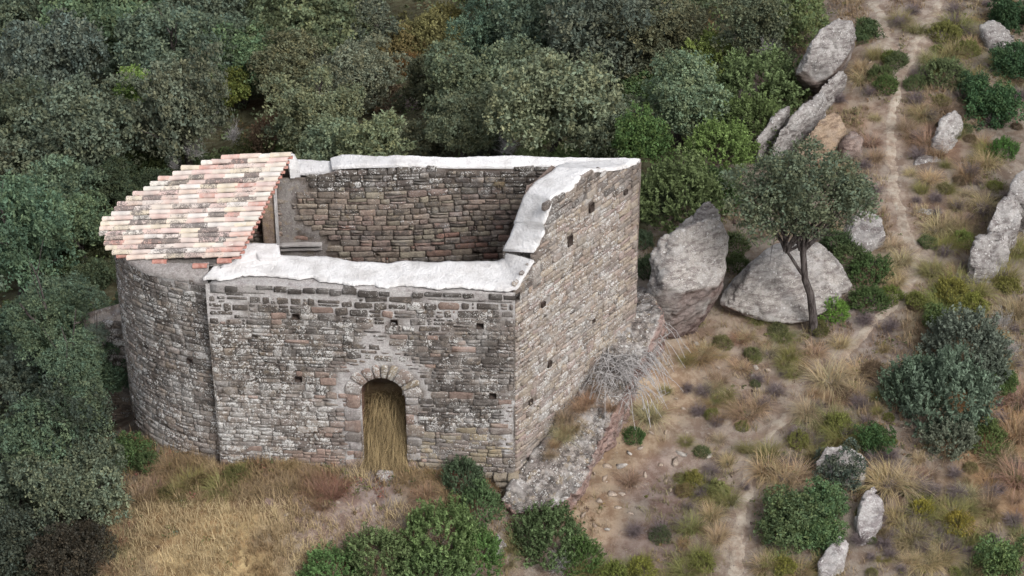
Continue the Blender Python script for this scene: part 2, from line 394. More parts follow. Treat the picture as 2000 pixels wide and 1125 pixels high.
def masonry(name, S, U, V, top, holes, style, r, ch=(.08, .19), cw=(.13, .46), skip=None, bottom=None, prot=(.0, .020)):
    wi = len(WALLS); WALLS.append(name)
    v = V[0]; k = 0
    while v < V[1]:
        h = r.uniform(*ch)
        if name == 'front' and v > 3.75: h = r.uniform(.155, .20)
        u = U[0]-r.uniform(0, .3); amp = .02
        ph = r.uniform(0, 100)
        while u < U[1]:
            w = r.uniform(*cw)*(1.25 if h > .16 else .95); u1 = min(u+w, U[1]); u0 = max(u, U[0]); u += w
            if u1-u0 < .07: continue
            cells = [(u0, u1, v, v+h)]
            q = r.random()
            if q < .2 and h > .13: m = v+h*r.uniform(.4, .6); cells = [(u0, u1, v, m), (u0, u1, m, v+h)]
            elif q < .32 and h > .13: m = u0+(u1-u0)*r.uniform(.6, .8); mm = v+h*.5; cells = [(u0, m, v, v+h), (m, u1, v, mm), (m, u1, mm, v+h)]
            for (a, b, c, d) in cells:
                uc, vc = (a+b)/2, (c+d)/2
                wob = amp*math.sin(uc*1.7+ph*.0+vc*.9)+.025*math.sin(uc*.6+vc*.35+1.)
                c += wob; d += wob; vc += wob
                if d > top(uc)+.05: continue
                if bottom and d < bottom(uc): continue
                hh = in_any(a, b, c, d, holes)
                if hh:      # trim round the opening
                    if hh[0] <= uc <= hh[1] and hh[2] <= vc <= hh[3]: continue
                    if vc > hh[3]: c = max(c, hh[3])
                    elif vc < hh[2]: d = min(d, hh[2])
                    elif uc < hh[0]: b = min(b, hh[0])
                    else: a = max(a, hh[1])
                    if b-a < .06 or d-c < .05: continue
                if skip and skip(uc, vc, a, b, c, d): continue
                st = style(uc, vc, S)
                g = st['gap']; 
                if b-a-g*2 < .04 or d-c-g*2 < .03: continue
                if g > .02 and r.random() < .05: continue
                gg = g*r.uniform(.6, 1.4)
                poly = rounded(a+gg, b-gg, c+gg*.8, d-gg*.8, r)
                p = r.uniform(*prot)+st.get('prot', 0)
                Vv, F = stone_mesh(poly, S, p, r)
                t = np.array(st['tints'][r.integers(len(st['tints']))])*r.uniform(.82, 1.2)
                wr = np.clip(np.array(st['wear'])+r.normal(0, .13, 3)*[1, 1, .3], 0, 1)
                px, py, w_ = proj(S(np.array([a, b, b, a]), np.array([c, c, d, d]), np.zeros(4)))
                area = abs(np.dot(px, np.roll(py, 1))-np.dot(py, np.roll(px, 1)))/2
                STONES.append((area*st.get('vis', 1), wi, Vv, F, t, wr))
        v += h; k += 1
def sheet(name, S, U, V, top, holes, mcol, parent, du=.09, door=None, bottom=None, deep=.32):
    us = sorted(set(np.round(np.concatenate([np.arange(U[0], U[1], du), [U[1]]]+[[h[0], h[1]] for h in holes]), 4)))
    vs = sorted(set(np.round(np.concatenate([np.arange(V[0], V[1], du), [V[1]]]+[[h[2], h[3]] for h in holes]), 4)))
    us, vs = np.array(us), np.array(vs); Ug, Vg = np.meshgrid(us, vs); nu, nv = len(us), len(vs)
    tp = np.array([top(u) for u in us]); Vc = np.minimum(Vg, tp[None, :])
    id_ = np.arange(nu*nv).reshape(nv, nu)
    F = np.stack([id_[:-1, :-1], id_[:-1, 1:], id_[1:, 1:], id_[1:, :-1]], -1)
    uc = (us[:-1]+us[1:])/2; vc = (vs[:-1]+vs[1:])/2; UC, VC = np.meshgrid(uc, vc)
    keep = VC < np.array([top(u) for u in uc])[None, :]+du
    for h in holes: keep &= ~((UC > h[0]) & (UC < h[1]) & (VC > h[2]) & (VC < h[3]))
    if door is not None: keep &= ~door(UC, VC)
    c, d, wr = mcol(Ug.ravel(), Vc.ravel(), S)
    ac = Acc(); ac.add(S(Ug.ravel(), Vc.ravel(), d), [F[keep]], c, wr)
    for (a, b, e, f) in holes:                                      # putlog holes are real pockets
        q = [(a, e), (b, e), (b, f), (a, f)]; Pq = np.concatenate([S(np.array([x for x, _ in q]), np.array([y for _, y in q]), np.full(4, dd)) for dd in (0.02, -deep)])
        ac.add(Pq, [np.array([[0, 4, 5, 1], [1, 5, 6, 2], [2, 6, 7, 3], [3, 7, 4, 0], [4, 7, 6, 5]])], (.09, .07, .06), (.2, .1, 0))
    return link(name, ac.build(name, M_mason), parent)

def planar(a, b, sgn=1.):
    """wall surface over plan line a-b, outward normal to the right of a->b (sgn flips)"""
    d = (b-a)/np.linalg.norm(b-a); n = np.array([d[1], -d[0]])*sgn
    def S(u, v, dep):
        u = np.asarray(u, float); v = np.asarray(v, float); dep = np.asarray(dep, float)
        und = .02*np.sin(u*1.3+v*.8)+.015*np.sin(v*2.1-u*.7)
        return np.stack([a[0]+d[0]*u+n[0]*(dep+und), a[1]+d[1]*u+n[1]*(dep+und), v+0*u], -1)
    return S, np.linalg.norm(b-a)
R = np.random.default_rng(7)
LIGHT_MORTAR = (.52, .505, .495); DARK_JOINT = (.18, .155, .135)
GREYB = [(.21,.18,.155),(.235,.20,.175),(.18,.155,.14),(.26,.22,.185),(.23,.20,.18),(.21,.19,.175)]
PINKB = [(.30,.225,.19),(.29,.23,.195),(.27,.205,.175)]
YEL = [(.32,.275,.20),(.31,.265,.20),(.28,.245,.195)]

# --- front wall
SF, LF = planar(B, A)
def topf(u): return 4.80+.04*math.sin(u*2.1)+.02*math.sin(u*7)
fholes = []
for (px, py) in [(578,618),(770,629),(938,638),(583,742),(963,773)]:
    u, z = hit(px, py, B, A); fholes.append((u-.075, u+.075, z-.07, z+.07))
ud0, _ = hit(707, 850, B, A); ud1, _ = hit(793, 850, B, A); uc_ = (ud0+ud1)/2; dr = (ud1-ud0)/2
_, zsp = hit(750, 773, B, A); zsp = float(zsp)
print('door', ud0, ud1, zsp)
def in_door(u, v, m=0.): return (np.abs(u-uc_) < dr+m) & ((v < zsp) | (np.hypot(u-uc_, v-zsp) < dr+m))
def front_zone(px, py, x, z):
    n = fbm2(x*1.3, z*1.6, 77, 3)
    wide = np.clip((640-py+(px-700)*.03+n*45)/30, 0, 1)*(px > 398)                    # repointed band under the cap
    wide = np.maximum(wide, np.clip((20-np.abs(np.hypot(px-750, (py-785)*1.0)-88)+n*14)/12, 0, 1)*(py < 800)*.95)   # round the arch
    wide = np.maximum(wide, np.clip((34-np.hypot((px-735), (py-672)*.7)+n*14)/10, 0, 1))
    wide = np.maximum(wide, np.clip((17-np.abs(px-990)+n*10)/8, 0, 1)*(py > 780)*(py < 890))
    wide = np.maximum(wide, np.clip((22-np.abs(px-690)+n*14)/8, 0, 1)*(py > 790))
    wide = np.maximum(wide, np.clip((13-np.abs(px-806)+n*9)/8, 0, 1)*(py > 790)*(py < 880))
    return wide, n
def style_front(u, v, S):
    px, py, _ = proj(S(np.array([u]), np.array([v]), np.zeros(1))); px, py = px[0], py[0]
    w, n = front_zone(np.array([px]), np.array([py]), np.array([u]), np.array([v])); w = float(w[0]); n = float(n[0])
    st = dict(gap=.006+.020*w, tints=GREYB, wear=(.64, .82, .1), prot=0)
    if w > .5 and py < 650: st['wear'] = (.78+.15*(py < 600), .5, .0); st['prot'] = .012
    elif math.hypot((px-900)/110, (py-730)/90)+n*.3 < 1: st['wear'] = (.72, .55, 0)
    elif py > 770 and px < 700: st['wear'] = (.35, 1.0, 0)
    if py > 880 and px < 705 and px > 570: st['tints'] = PINKB; st['wear'] = (.05, .2, 0)
    if px > 790 and py > 840: st['tints'] = YEL+GREYB[3:]; st['wear'] = (.12, .42, .2)
    if 640 < px < 720 and 700 < py < 870: st['tints'] = PINKB+GREYB; st['wear'] = (.15, .4, 0)
    if px > 975: st['wear'] = (.45, .55, 0)
    if R.random() < .03: st['tints'] = PINKB; st['wear'] = (.1, .25, 0)
    return st
def mortar_front(u, v, S):
    px, py, _ = proj(S(u, v, np.zeros(len(u)))); w, n = front_zone(px, py, u, v)
    soft = np.clip(.5+fbm2(u*1.7, v*2.3, 78, 3)*.9, 0, 1)*(1-w)
    c = np.array(DARK_JOINT)*1.15*(1-w[:, None])+np.array(LIGHT_MORTAR)*w[:, None]; c = c*(1-soft[:, None]*.75)+np.array([.21, .185, .165])*soft[:, None]*.75
    return c, -.032+.036*w+.034*soft, np.stack([.35*(1-w), .75*(1-w), 0*w], 1)
WF = sheet('front_wall', SF, (0, LF), (-.6, 4.86), topf, fholes, mortar_front, chapel, door=in_door)
# door arch blocks and jambs
def arch_skip(u, v, a, b, c, d):
    if d > 4.70: return True
    if v > zsp-.02: return math.hypot(u-uc_, v-zsp) < dr+.42
    return abs(u-uc_) < dr+.2 and v > -.4
masonry('front', SF, (0.02, LF-.02), (-.55, 4.95), topf, fholes, style_front, R, skip=arch_skip)
u = .22
while u < LF-.15:
    w = R.uniform(.18, .46)
    if R.random() < .82:
        zt_ = 4.80+R.uniform(-.03, .02); V_, F_ = stone_mesh(rounded(u, u+w-.03, zt_-R.uniform(.09, .14), zt_, R), SF, .055+R.uniform(-.02, .02), R, -.4)
        ac = Acc(); ac.add(V_, F_, np.array(GREYB[R.integers(6)])*.5, (1.1, .45, 0)); link('eaves_stone', ac.build('eaves_stone', M_mason), WF)
    u += w
na = 9; edges = np.cumsum(np.r_[0, R.uniform(.55, 1.5, na)]); edges = edges/edges[-1]*math.pi
for i in range(na):
    a0, a1 = edges[i]+.025, edges[i+1]-.025; r0, r1 = dr+.005, dr+R.uniform(.30, .46)
    pts = [(r0, a0), (r0, (a0+a1)/2), (r0, a1), ((r0+r1)/2, a1), (r1-.03, a1-.02), (r1, (a0+a1)/2), (r1-.03, a0+.02), ((r0+r1)/2, a0)]
    poly = np.array([(uc_+rr*math.cos(t), zsp+rr*math.sin(t)) for rr, t in pts])[::-1]
    # counter-clockwise order
    if np.cross(poly[1]-poly[0], poly[2]-poly[1]) < 0: poly = poly[::-1]
    V_, F_ = stone_mesh(poly, SF, .035, R, -.3)
    t = np.array((PINKB+YEL[1:]+[(.32,.29,.27),(.30,.275,.26),(.27,.24,.22)])[R.integers(8)])*R.uniform(.9, 1.1)
    ac = Acc(); ac.add(V_, F_, t, (.25, .8, .1)); link('voussoir', ac.build('voussoir', M_mason), WF)
for sgn in (-1, 1):
    z = -.3
    while z < zsp-.04:
        h = min(R.uniform(.17, .36), zsp-z); e = uc_+sgn*(dr+.005); o = uc_+sgn*(dr+R.uniform(.2, .42)); a, b = min(e, o), max(e, o)
        V_, F_ = stone_mesh(rounded(a+.008, b-.008, z+.008, z+h-.008, R), SF, .04, R, -.35)
        t = np.array((PINKB+GREYB[3:]+[(.33,.31,.30)])[R.integers(7)])
        ac = Acc(); ac.add(V_, F_, t, (.15, .6 if sgn > 0 else .35, .1)); link('jamb_stone', ac.build('jamb_stone', M_mason), WF); z += h
# reveal (the sides and vault of the doorway)
outl = [(uc_-dr, -.5)]+[(uc_-dr, z) for z in np.linspace(-.2, zsp, 7)]+[(uc_+dr*math.cos(t), zsp+dr*math.sin(t)) for t in np.linspace(math.pi, 0, 17)[1:]]+[(uc_+dr, z) for z in np.linspace(zsp, -.2, 7)[1:]]+[(uc_+dr, -.5)]
outl = np.array(outl); V_ = []; deps = np.linspace(.0, -.97, 7)
for dd in deps: V_.append(SF(outl[:, 0], outl[:, 1], np.full(len(outl), dd)))
V_ = np.concatenate(V_); n_ = len(outl); i = np.arange(n_-1); F_ = np.concatenate([np.stack([k*n_+i, k*n_+i+1, (k+1)*n_+i+1, (k+1)*n_+i], 1) for k in range(len(deps)-1)])
nz = fbm(V_*3, 3, 3); V_ = V_+nz[:, None]*.02
ac = Acc(); ac.add(V_, [F_], np.array([.25, .155, .12])*(1+.35*fbm(V_*2.5, 8, 2))[:, None], (.15, .15, 0)); link('door_reveal', ac.build('door_reveal', M_mason), WF)

# --- right wall
SR, LR = planar(A, Cc)
prof = [(1006,562),(1042,513),(1047,492),(1055,478),(1058,463),(1066,451),(1062,437),(1071,419),(1077,398),(1072,388),(1086,384),(1109,369),(1135,346),(1156,328),(1171,331),(1197,330),(1223,325),(1238,316),(1254,312)]
pu, pz = zip(*[hit(x, y, A, Cc) for x, y in prof]); pu = np.maximum.accumulate(np.array(pu)); pz = np.array(pz); print('right top', np.round(pu, 2), np.round(pz, 2))
def topr(u): return float(np.interp(u, pu, pz))-.06
rholes = []
for (px, py, w, h) in [(1155,405,.12,.17),(1113,470,.13,.2),(1062,595,.10,.09),(1160,627,.08,.07),(1075,712,.1,.11),(1036,785,.09,.1),(1222,375,.09,.09)]:
    u, z = hit(px, py, A, Cc); rholes.append((u-w*.62, u+w*.62, z-h*.62, z+h*.62))
RIGHTB = [(.33,.28,.235),(.31,.265,.225),(.35,.30,.245),(.29,.25,.22),(.32,.26,.22),(.26,.23,.205),(.36,.31,.25),(.31,.25,.225)]
def style_right(u, v, S):
    dt = topr(u)-v; px, py, _ = proj(S(np.array([u]), np.array([v]), np.zeros(1))); px, py = px[0], py[0]
    st = dict(gap=.006, tints=RIGHTB, wear=(.22, .74, .12))
    if dt < .55: st['wear'] = (.5, .6, 0); st['tints'] = GREYB+RIGHTB[:2]
    if px > 1215: st['wear'] = (.05, .25, .15)
    if px < 1030: st['wear'] = (.35, .6, .1)
    if py > 850: st['wear'] = (.05, .35, .1)
    return st
def mortar_right(u, v, S):
    n = fbm2(u*1.5, v*1.5, 91, 3); w = np.clip((n-.5)/.3, 0, 1)*.6
    c = np.array(DARK_JOINT)*1.2*(1-w[:, None])+np.array(LIGHT_MORTAR)*.8*w[:, None]
    return c, -.03+.02*w, np.stack([.2+0*w, .3+0*w, 0*w], 1)
WR = sheet('gable_wall', SR, (0, LR), (-.9, 8.2), topr, rholes, mortar_right, chapel)
masonry('gable', SR, (.02, LR-.02), (-.6, 8.2), topr, rholes, style_right, R, ch=(.09, .19), cw=(.15, .46), prot=(-.004, .022))
# corner footing stones below the front corner
# --- apse (outer curve from the front junction round to the back)
roofR = [atz(466, 500, 5.25), atz(568, 300, 6.45), atz(199, 440, 4.95)]
rn = np.cross(roofR[1]-roofR[0], roofR[2]-roofR[0]); rn /= np.linalg.norm(rn); rn *= np.sign(rn[2])
def on_roof(px, py, up=0.):
    d = ray(px, py); t = ((roofR[0]+rn*up-CAM)@rn)/(d@rn); return CAM+d*t
OUT_PX = [(466,503),(569,298),(525,292),(470,299),(440,307),(405,317),(360,329),(330,341),(305,354),(285,366),(268,377),(250,389),(232,401),(216,416),(204,429),(198,445),(199,462),(204,480),(222,498),(256,510),(300,519),(345,523),(400,524),(448,518)]
RO = np.array([on_roof(*p) for p in OUT_PX])
cen = np.array([-6.6, 2.2])
front_pts = [atz(405, 553, 4.72)[:2], atz(352, 546, 4.72)[:2], atz(300, 532, 4.72)[:2], atz(255, 512, 4.72)[:2], atz(222, 487, 4.72)[:2]]
back_pts = [p[:2]+(cen-p[:2])/np.linalg.norm(cen-p[:2])*.13 for p in RO[2:16]][::-1]
crv = np.array(front_pts+back_pts)
cv = dens(crv, .1)
for _ in range(25): cv[1:-1] = (cv[:-2]+cv[2:]+2*cv[1:-1])/4
seg = np.r_[0, np.cumsum(np.linalg.norm(np.diff(cv, axis=0), axis=1))]; LA = seg[-1]
tng = np.gradient(cv, axis=0); tng /= np.linalg.norm(tng, axis=1)[:, None]; nrmA = np.stack([-tng[:, 1], tng[:, 0]], 1)   # outward on the left of travel? fixed below
if np.mean(np.sum(nrmA*(cv-cen), 1)) < 0: nrmA = -nrmA
def SA(u, v, dep):
    # u runs backwards so that (u right, v up) keeps faces outward
    u = LA-np.asarray(u, float); v = np.asarray(v, float); dep = np.asarray(dep, float)
    x = np.interp(u, seg, cv[:, 0]); y = np.interp(u, seg, cv[:, 1]); a = np.interp(u, seg, nrmA[:, 0]); b = np.interp(u, seg, nrmA[:, 1])
    und = .02*np.sin(u*1.6+v)-.02*v*.3
    return np.stack([x+a*(dep+und), y+b*(dep+und), v+0*u], -1)
aholes = []
def hitA(px, py):
    best = None
    for u in np.linspace(0, LA, 400):
        P = SA(u, np.linspace(-.3, 4.8, 120), 0*np.linspace(0, 1, 120)); a, b, _ = proj(P); d = np.hypot(a-px, b-py); j = d.argmin()
        if u > LA*.5 and (best is None or d[j] < best[0]): best = (d[j], u, P[j, 2])
    return best[1], best[2]
for (px, py) in [(371, 704), (262, 812)]:
    u, z = hitA(px, py); aholes.append((u-.065, u+.065, z-.07, z+.07))
def topa(u):
    p = SA(u, 0., 0.); z = roofR[0][2]-(rn[0]*(p[0]-roofR[0][0])+rn[1]*(p[1]-roofR[0][1]))/rn[2]
    return min(4.74, z-.05) if u > LA*.42 else z-.05
def style_apse(u, v, S):
    px, py, _ = proj(S(np.array([u]), np.array([v]), np.zeros(1))); px, py = px[0], py[0]
    st = dict(gap=.007, tints=GREYB, wear=(.62, .72, .05), vis=1 if u > LA*.52 else 0)
    if v > 4.1: st['wear'] = (.68, .68, 0); st['gap'] = .013
    if px < 270: st['wear'] = (.5, .75, 0)
    if py > 800 and px > 260: st['wear'] = (.08, .72, .05)
    return st
def mortar_apse(u, v, S):
    n = fbm2(u*1.5, v*1.5, 93, 3); w = np.clip((v-4.25+n*.35)/.3, 0, 1)*np.clip(1-(LA-u-1.9)/.5, 0, 1)
    soft = np.clip(.35+fbm2(u*1.7, v*2.3, 79, 3)*.9, 0, 1)*(1-w); c = np.array(DARK_JOINT)*1.15*(1-w[:, None])+np.array(LIGHT_MORTAR)*.9*w[:, None]; c = c*(1-soft[:, None]*.75)+np.array([.20, .175, .155])*soft[:, None]*.75
    return c, -.03+.030*w+.030*soft, np.stack([.35*(1-w), .65*(1-w), 0*w], 1)
WA = sheet('apse_wall', SA, (0, LA), (-1.6, 6.6), topa, aholes, mortar_apse, chapel, du=.1)
masonry('apse', SA, (.02, LA-.02), (-1.0, 6.5), topa, aholes, style_apse, R, ch=(.10, .20), cw=(.14, .42))

# --- back wall, inner face
bL = ba-(bb-ba)/np.linalg.norm(bb-ba)*1.7
SB, LB = planar(bL, Ci)
def topb(u): return 5.93-.12*max(0, min(1, (2.6-u)/.4))+.02*math.sin(u*3)
BACKB = [(.25,.205,.17),(.22,.185,.155),(.27,.23,.185),(.27,.21,.175),(.21,.18,.15),(.26,.23,.18),(.24,.185,.16)]
def bzone(px, py):    # the plastered patch beside the pier
    return ((px > 540) & (px < 640) & (py > 462+ (px-540)*.12)) | ((np.hypot((px-575)/26, (py-372)/17) < 1)) | ((np.abs(px-(556+(py-375)*.1)) < 13) & (py > 350) & (py < 470)) | ((px > 550) & (px < 628) & (np.abs(py-(430+(px-550)*.45)) < 9))
def style_back(u, v, S):
    px, py, _ = proj(S(np.array([u]), np.array([v]), np.zeros(1))); px, py = px[0], py[0]
    st = dict(gap=.010, tints=BACKB, wear=(.42, .3, .12))
    if py < 378: st['wear'] = (1.05-(py-330)*.009, .62, 0)
    if py > 440: st['tints'] = BACKB+[(.25,.15,.12),(.24,.16,.13)]; st['wear'] = (.5, .25, .05)
    return st
def skip_back(u, v, a, b, c, d):
    px, py, _ = proj(SB(np.array([u]), np.array([v]), np.zeros(1))); return bool(bzone(px[0], py[0])) or v < 2.6
def mortar_back(u, v, S):
    px, py, _ = proj(S(u, v, np.zeros(len(u)))); w = bzone(px, py)*1.
    n = fbm2(u*2, v*2, 95, 3); w2 = np.clip((n-.35)/.4, 0, 1)*(1-w)*.35+ (py < 338)*(px < 680)*.7*(1-w); w2 = np.clip(w2, 0, 1)
    c = np.array([.12, .10, .085])*(1-w[:, None])+np.array([.23, .21, .195])*w[:, None]; c = c*(1-w2[:, None])+np.array([.33, .30, .28])*w2[:, None]
    return c, -.028+.03*np.clip(w+w2*.6, 0, 1), np.stack([.15+.1*w, .1+.25*w, .25*w], 1)
WB = sheet('back_wall', SB, (0, LB), (-.2, 6.05), topb, [], mortar_back, chapel)
masonry('back', SB, (.02, LB-.02), (2.6, 6.), topb, [], style_back, R, ch=(.10, .19), cw=(.18, .5), skip=skip_back)

# create the stones: the 300 that show largest are parts, the rest is joined per wall
STONES.sort(key=lambda s: -s[0]); wobj = {'front': WF, 'gable': WR, 'apse': WA, 'back': WB}; rest = {}
for i, (ar, wi, V_, F_, t, wr) in enumerate(STONES):
    if i < 300:
        c = V_.mean(0); ac = Acc(); ac.add(V_-c, F_, t, wr); link('stone', ac.build('stone', M_mason), wobj[WALLS[wi]], c)
    else: rest.setdefault(WALLS[wi], Acc()).add(V_, F_, t, wr)
for k, ac in rest.items(): tag(link('masonry', ac.build('masonry', M_mason), wobj[k]), kind='stuff')
print('stones', len(STONES), time.time()-T0)

# plain faces that close the walls: inner faces, back outer face, wall cores
def quadwall(name, a, b, z0, z1, parent, tint=(.22, .18, .155), z1b=None):
    n = max(2, int(np.linalg.norm(b-a)/.2)); m = max(2, int((z1-z0)/.2)); U, V = np.meshgrid(np.linspace(0, 1, n), np.linspace(0, 1, m))
    zt = z1+((z1b if z1b is not None else z1)-z1)*U
    P = np.stack([a[0]+(b[0]-a[0])*U, a[1]+(b[1]-a[1])*U, z0+(zt-z0)*V], -1).reshape(-1, 3); P = P+(fbm(P*2, 5, 3)*.015)[:, None]
    id_ = np.arange(n*m).reshape(m, n); F = np.stack([id_[:-1, :-1], id_[:-1, 1:], id_[1:, 1:], id_[1:, :-1]], -1).reshape(-1, 4)
    ac = Acc(); ac.add(P, [F], tint, (.3, .4, .05)); return link(name, ac.build(name, M_mason), parent)
def fdoor(u, v): return in_door(u+0*.0, v)
SFi, _ = planar(fa, fb, -1.)
sheet('inner_face', SFi, (0, np.linalg.norm(Ai-fa)), (-.5, 4.8), lambda u: 4.8, [], lambda u, v, S: (np.tile([.2, .16, .14], (len(u), 1)), np.zeros(len(u)), np.tile([.3, .2, 0.], (len(u), 1))), WF, door=in_door)
SRi, LRi = planar(Ai, Ci, -1.)
sheet('inner_face', SRi, (0, LRi), (-.3, 8.2), lambda u: topr(u*LR/LRi)-.02, [], lambda u, v, S: (np.tile([.2, .16, .14], (len(u), 1)), np.zeros(len(u)), np.tile([.3, .2, 0.], (len(u), 1))), WR)
quadwall('outer_face', Cc, Dl, -1., 5.93, WB, z1b=5.72); quadwall('outer_face', Dl, back_pts[-1], -1.5, 5.7, WB)

# ------------------------------------------------------------------ white mortar caps
def cap(name, pairs, parent, tint=(1, 1, 1), seed=1, th=.05, K=15, step=.035, amp=.006, edge=.075):
    """pairs: list of (outer xyz, inner xyz); builds a rounded slab between them"""
    O = np.array([p[0] for p in pairs]); I = np.array([p[1] for p in pairs])
    L = np.r_[0, np.cumsum(np.linalg.norm(np.diff((O+I)/2, axis=0), axis=1))]; t = np.arange(0, L[-1], step); t = np.r_[t, L[-1]]
    O = np.stack([np.interp(t, L, O[:, k]) for k in range(3)], 1); I = np.stack([np.interp(t, L, I[:, k]) for k in range(3)], 1)
    n = len(t); acr = (I-O); acr /= np.linalg.norm(acr, axis=1)[:, None]
    O = O-acr*(edge*(fbm(np.c_[t*2.6, t*0+seed, t*0], seed, 5, .65)))[:, None]; I = I+acr*(edge*.6*(fbm(np.c_[t*2.3, t*0+seed+9, t*0], seed, 3)))[:, None]
    s = np.linspace(0, 1, K); prof_ = -.02*(np.abs(2*s-1)**9)
    V = [np.c_[O[:, :2], O[:, 2]-th-.02*np.abs(fbm(np.c_[t*5, t*0, t*0+seed], 4, 2))]]
    for k in range(K): V.append(O+(I-O)*s[k]+np.array([0, 0, 1])*prof_[k])
    V.append(np.c_[I[:, :2], I[:, 2]-th*.8])
    V = np.stack(V, 1); nz = fbm(V.reshape(-1, 3)*[3.2, 3.2, 1], seed, 5, .7).reshape(V.shape[:2]); V[:, 1:-1, 2] += nz[:, 1:-1]*amp*2
    m = K+2; id_ = np.arange(n*m).reshape(n, m); F = np.stack([id_[:-1, :-1], id_[:-1, 1:], id_[1:, 1:], id_[1:, :-1]], -1).reshape(-1, 4)
    ends = [id_[0][None, ::-1], id_[-1][None, :]]
    me = mesh_np(name, V.reshape(-1, 3), [F]+ends, M_plaster, tint, smooth=True); return link(name, me, parent)
caps = link('wall_cap', None, chapel)
def pz_(px, py, z): return atz(px, py, z)
def w3(a, b, px, py):
    u, z = hit(px, py, a, b); d = (b-a)/np.linalg.norm(b-a); p = a+d*u; return np.array([p[0], p[1], z])
cap('mortar_cap', [(pz_(394,545,4.93), pz_(420,518,4.97)), (pz_(470,536,4.94), pz_(470,505,4.97)), (pz_(545,537,4.93), pz_(545,494,4.97)), (pz_(610,541,4.92), pz_(612,497,4.95)), (pz_(628,549,4.92), pz_(634,499,4.95)),
 (pz_(690,556,4.92), pz_(690,508,4.95)), (pz_(760,556,4.91), pz_(760,514,4.93)), (pz_(786,557,4.92), pz_(790,510,4.95)), (pz_(860,559,4.94), pz_(860,510,4.97)), (pz_(930,560,4.94), pz_(930,509,4.97)), (pz_(985,564,4.95), pz_(972,508,4.98)),
 (w3(A, Cc, 1008, 560), pz_(984,503,5.05)), (w3(A, Cc, 1030, 528), w3(Ai, Ci, 985, 497)), (w3(A, Cc, 1043, 508), w3(Ai, Ci, 985, 492))], caps, (1, 1, 1), 5, edge=.07)
g1 = [((1047,490),(981,488)),((1054,475),(990,474)),((1055,463),(997,463)),((1062,451),(1002,450)),((1062,437),(1007,434))]
g2 = [((1062,436),(1006,432)),((1069,419),(1012,414)),((1075,400),(1022,388)),((1077,388),(1027,376)),((1090,380),(1034,366)),((1109,368),(1044,355)),((1135,346),(1062,342)),((1156,330),(1082,326)),((1180,330),(1095,319)),((1200,328),(1110,316)),((1225,322),(1180,312)),((1246,314),(1215,308))]
cap('mortar_cap', [(w3(A, Cc, *a)+[0, 0, .03], w3(Ai, Ci, *b)+[0, 0, .03]) for a, b in g1], caps, (1.02, 1.02, 1.02), 7, th=.08, edge=.05)
def inn(px, py): return w3(Ai, Ci, px, py)
cap('mortar_cap', [(w3(A, Cc, *a)+[0, 0, .02], (inn(*b) if b[0] < 1092 else pz_(b[0], b[1], 6.05))) for a, b in g2], caps, (1.03, 1.03, 1.03), 8, th=.09, edge=.05)
cap('mortar_cap', [(pz_(1252,308,6.02), pz_(1225,322,6.0)), (pz_(1180,307,6.05), pz_(1150,322,6.0)), (pz_(1120,306,6.06), pz_(1100,322,6.0)), (pz_(1000,303,6.06), pz_(1000,323,6.01)), (pz_(880,305,6.03), pz_(880,323,6.0)), (pz_(768,302,6.05), pz_(768,321,6.02))], caps, (1.05, 1.05, 1.05), 9, th=.10, edge=.02)
cap('mortar_cap', [(pz_(775,303,6.06), pz_(775,321,6.02)), (pz_(700,301,6.07), pz_(700,322,6.02)), (pz_(668,301,6.07), pz_(662,324,6.02)), (pz_(645,308,6.0), pz_(648,326,5.98))], caps, (.85, .85, .86), 10, th=.10, edge=.02)
cap('mortar_cap', [(pz_(655,311,5.95), pz_(655,333,5.86)), (pz_(610,311,5.93), pz_(610,334,5.84)), (pz_(575,310,5.95), pz_(578,334,5.86))], caps, (.80, .80, .81), 11, th=.14, edge=.02)
cap('mortar_cap', [(pz_(584,318,6.0), pz_(586,332,5.9)), (pz_(575,300,6.25), pz_(577,330,6.0)), (pz_(560,297,6.35), pz_(566,330,6.05))], caps, (.86, .86, .86), 12, th=.3, edge=.02)
HEADBLOCK = True
# exposed stone riser where the cap steps up the gable, and the raised block by the tiles
def block(name, pts, z0, parent, mat, tint, wear=(.1, .3, 0), seed=1, n=9):
    """box from 4 top points (x,y,z) down to z0, gently roughened"""
    P = np.array(pts, float); U, V = np.meshgrid(np.linspace(0, 1, n), np.linspace(0, 1, n))
    top = (P[0]*((1-U)*(1-V))[..., None]+P[1]*(U*(1-V))[..., None]+P[2]*(U*V)[..., None]+P[3]*((1-U)*V)[..., None])
    top = top.reshape(-1, 3); top[:, 2] += fbm(top*3, seed, 3)*.012
    id_ = np.arange(n*n).reshape(n, n); F = np.stack([id_[:-1, :-1], id_[:-1, 1:], id_[1:, 1:], id_[1:, :-1]], -1).reshape(-1, 4)
    rim = np.concatenate([id_[0], id_[1:, -1], id_[-1, -2::-1], id_[-2:0:-1, 0]]); m = len(rim)
    rows = [top]; k = 5
    for j in range(1, k+1):
        q = top[rim].copy(); q[:, 2] = q[:, 2]+(z0-q[:, 2])*j/k; q += fbm(q*4, seed+2, 2)[:, None]*.01; rows.append(q)
    i = np.arange(m); FF = [F]; prev = rim
    for j in range(k):
        cur = n*n+j*m+i; FF.append(np.stack([prev, cur, np.roll(cur, -1), np.roll(prev, -1)], 1)); prev = cur
    FF.append(prev[None, ::-1])
    me = mesh_np(name, np.concatenate(rows), FF, mat, tint, wear, smooth=False); return link(name, me, parent)
d_ = (A-B)/np.linalg.norm(A-B); q_ = [np.r_[B+d_*.1, 4.83], np.r_[A-d_*.05, 4.83], np.r_[Ai+(A-Ai)*.08, 4.83], np.r_[fa+d_*.3, 4.83]]
block('wall_head', q_, 4.6, caps, M_mason, (.42, .40, .39), (.3, .5, 0), seed=44, n=24)
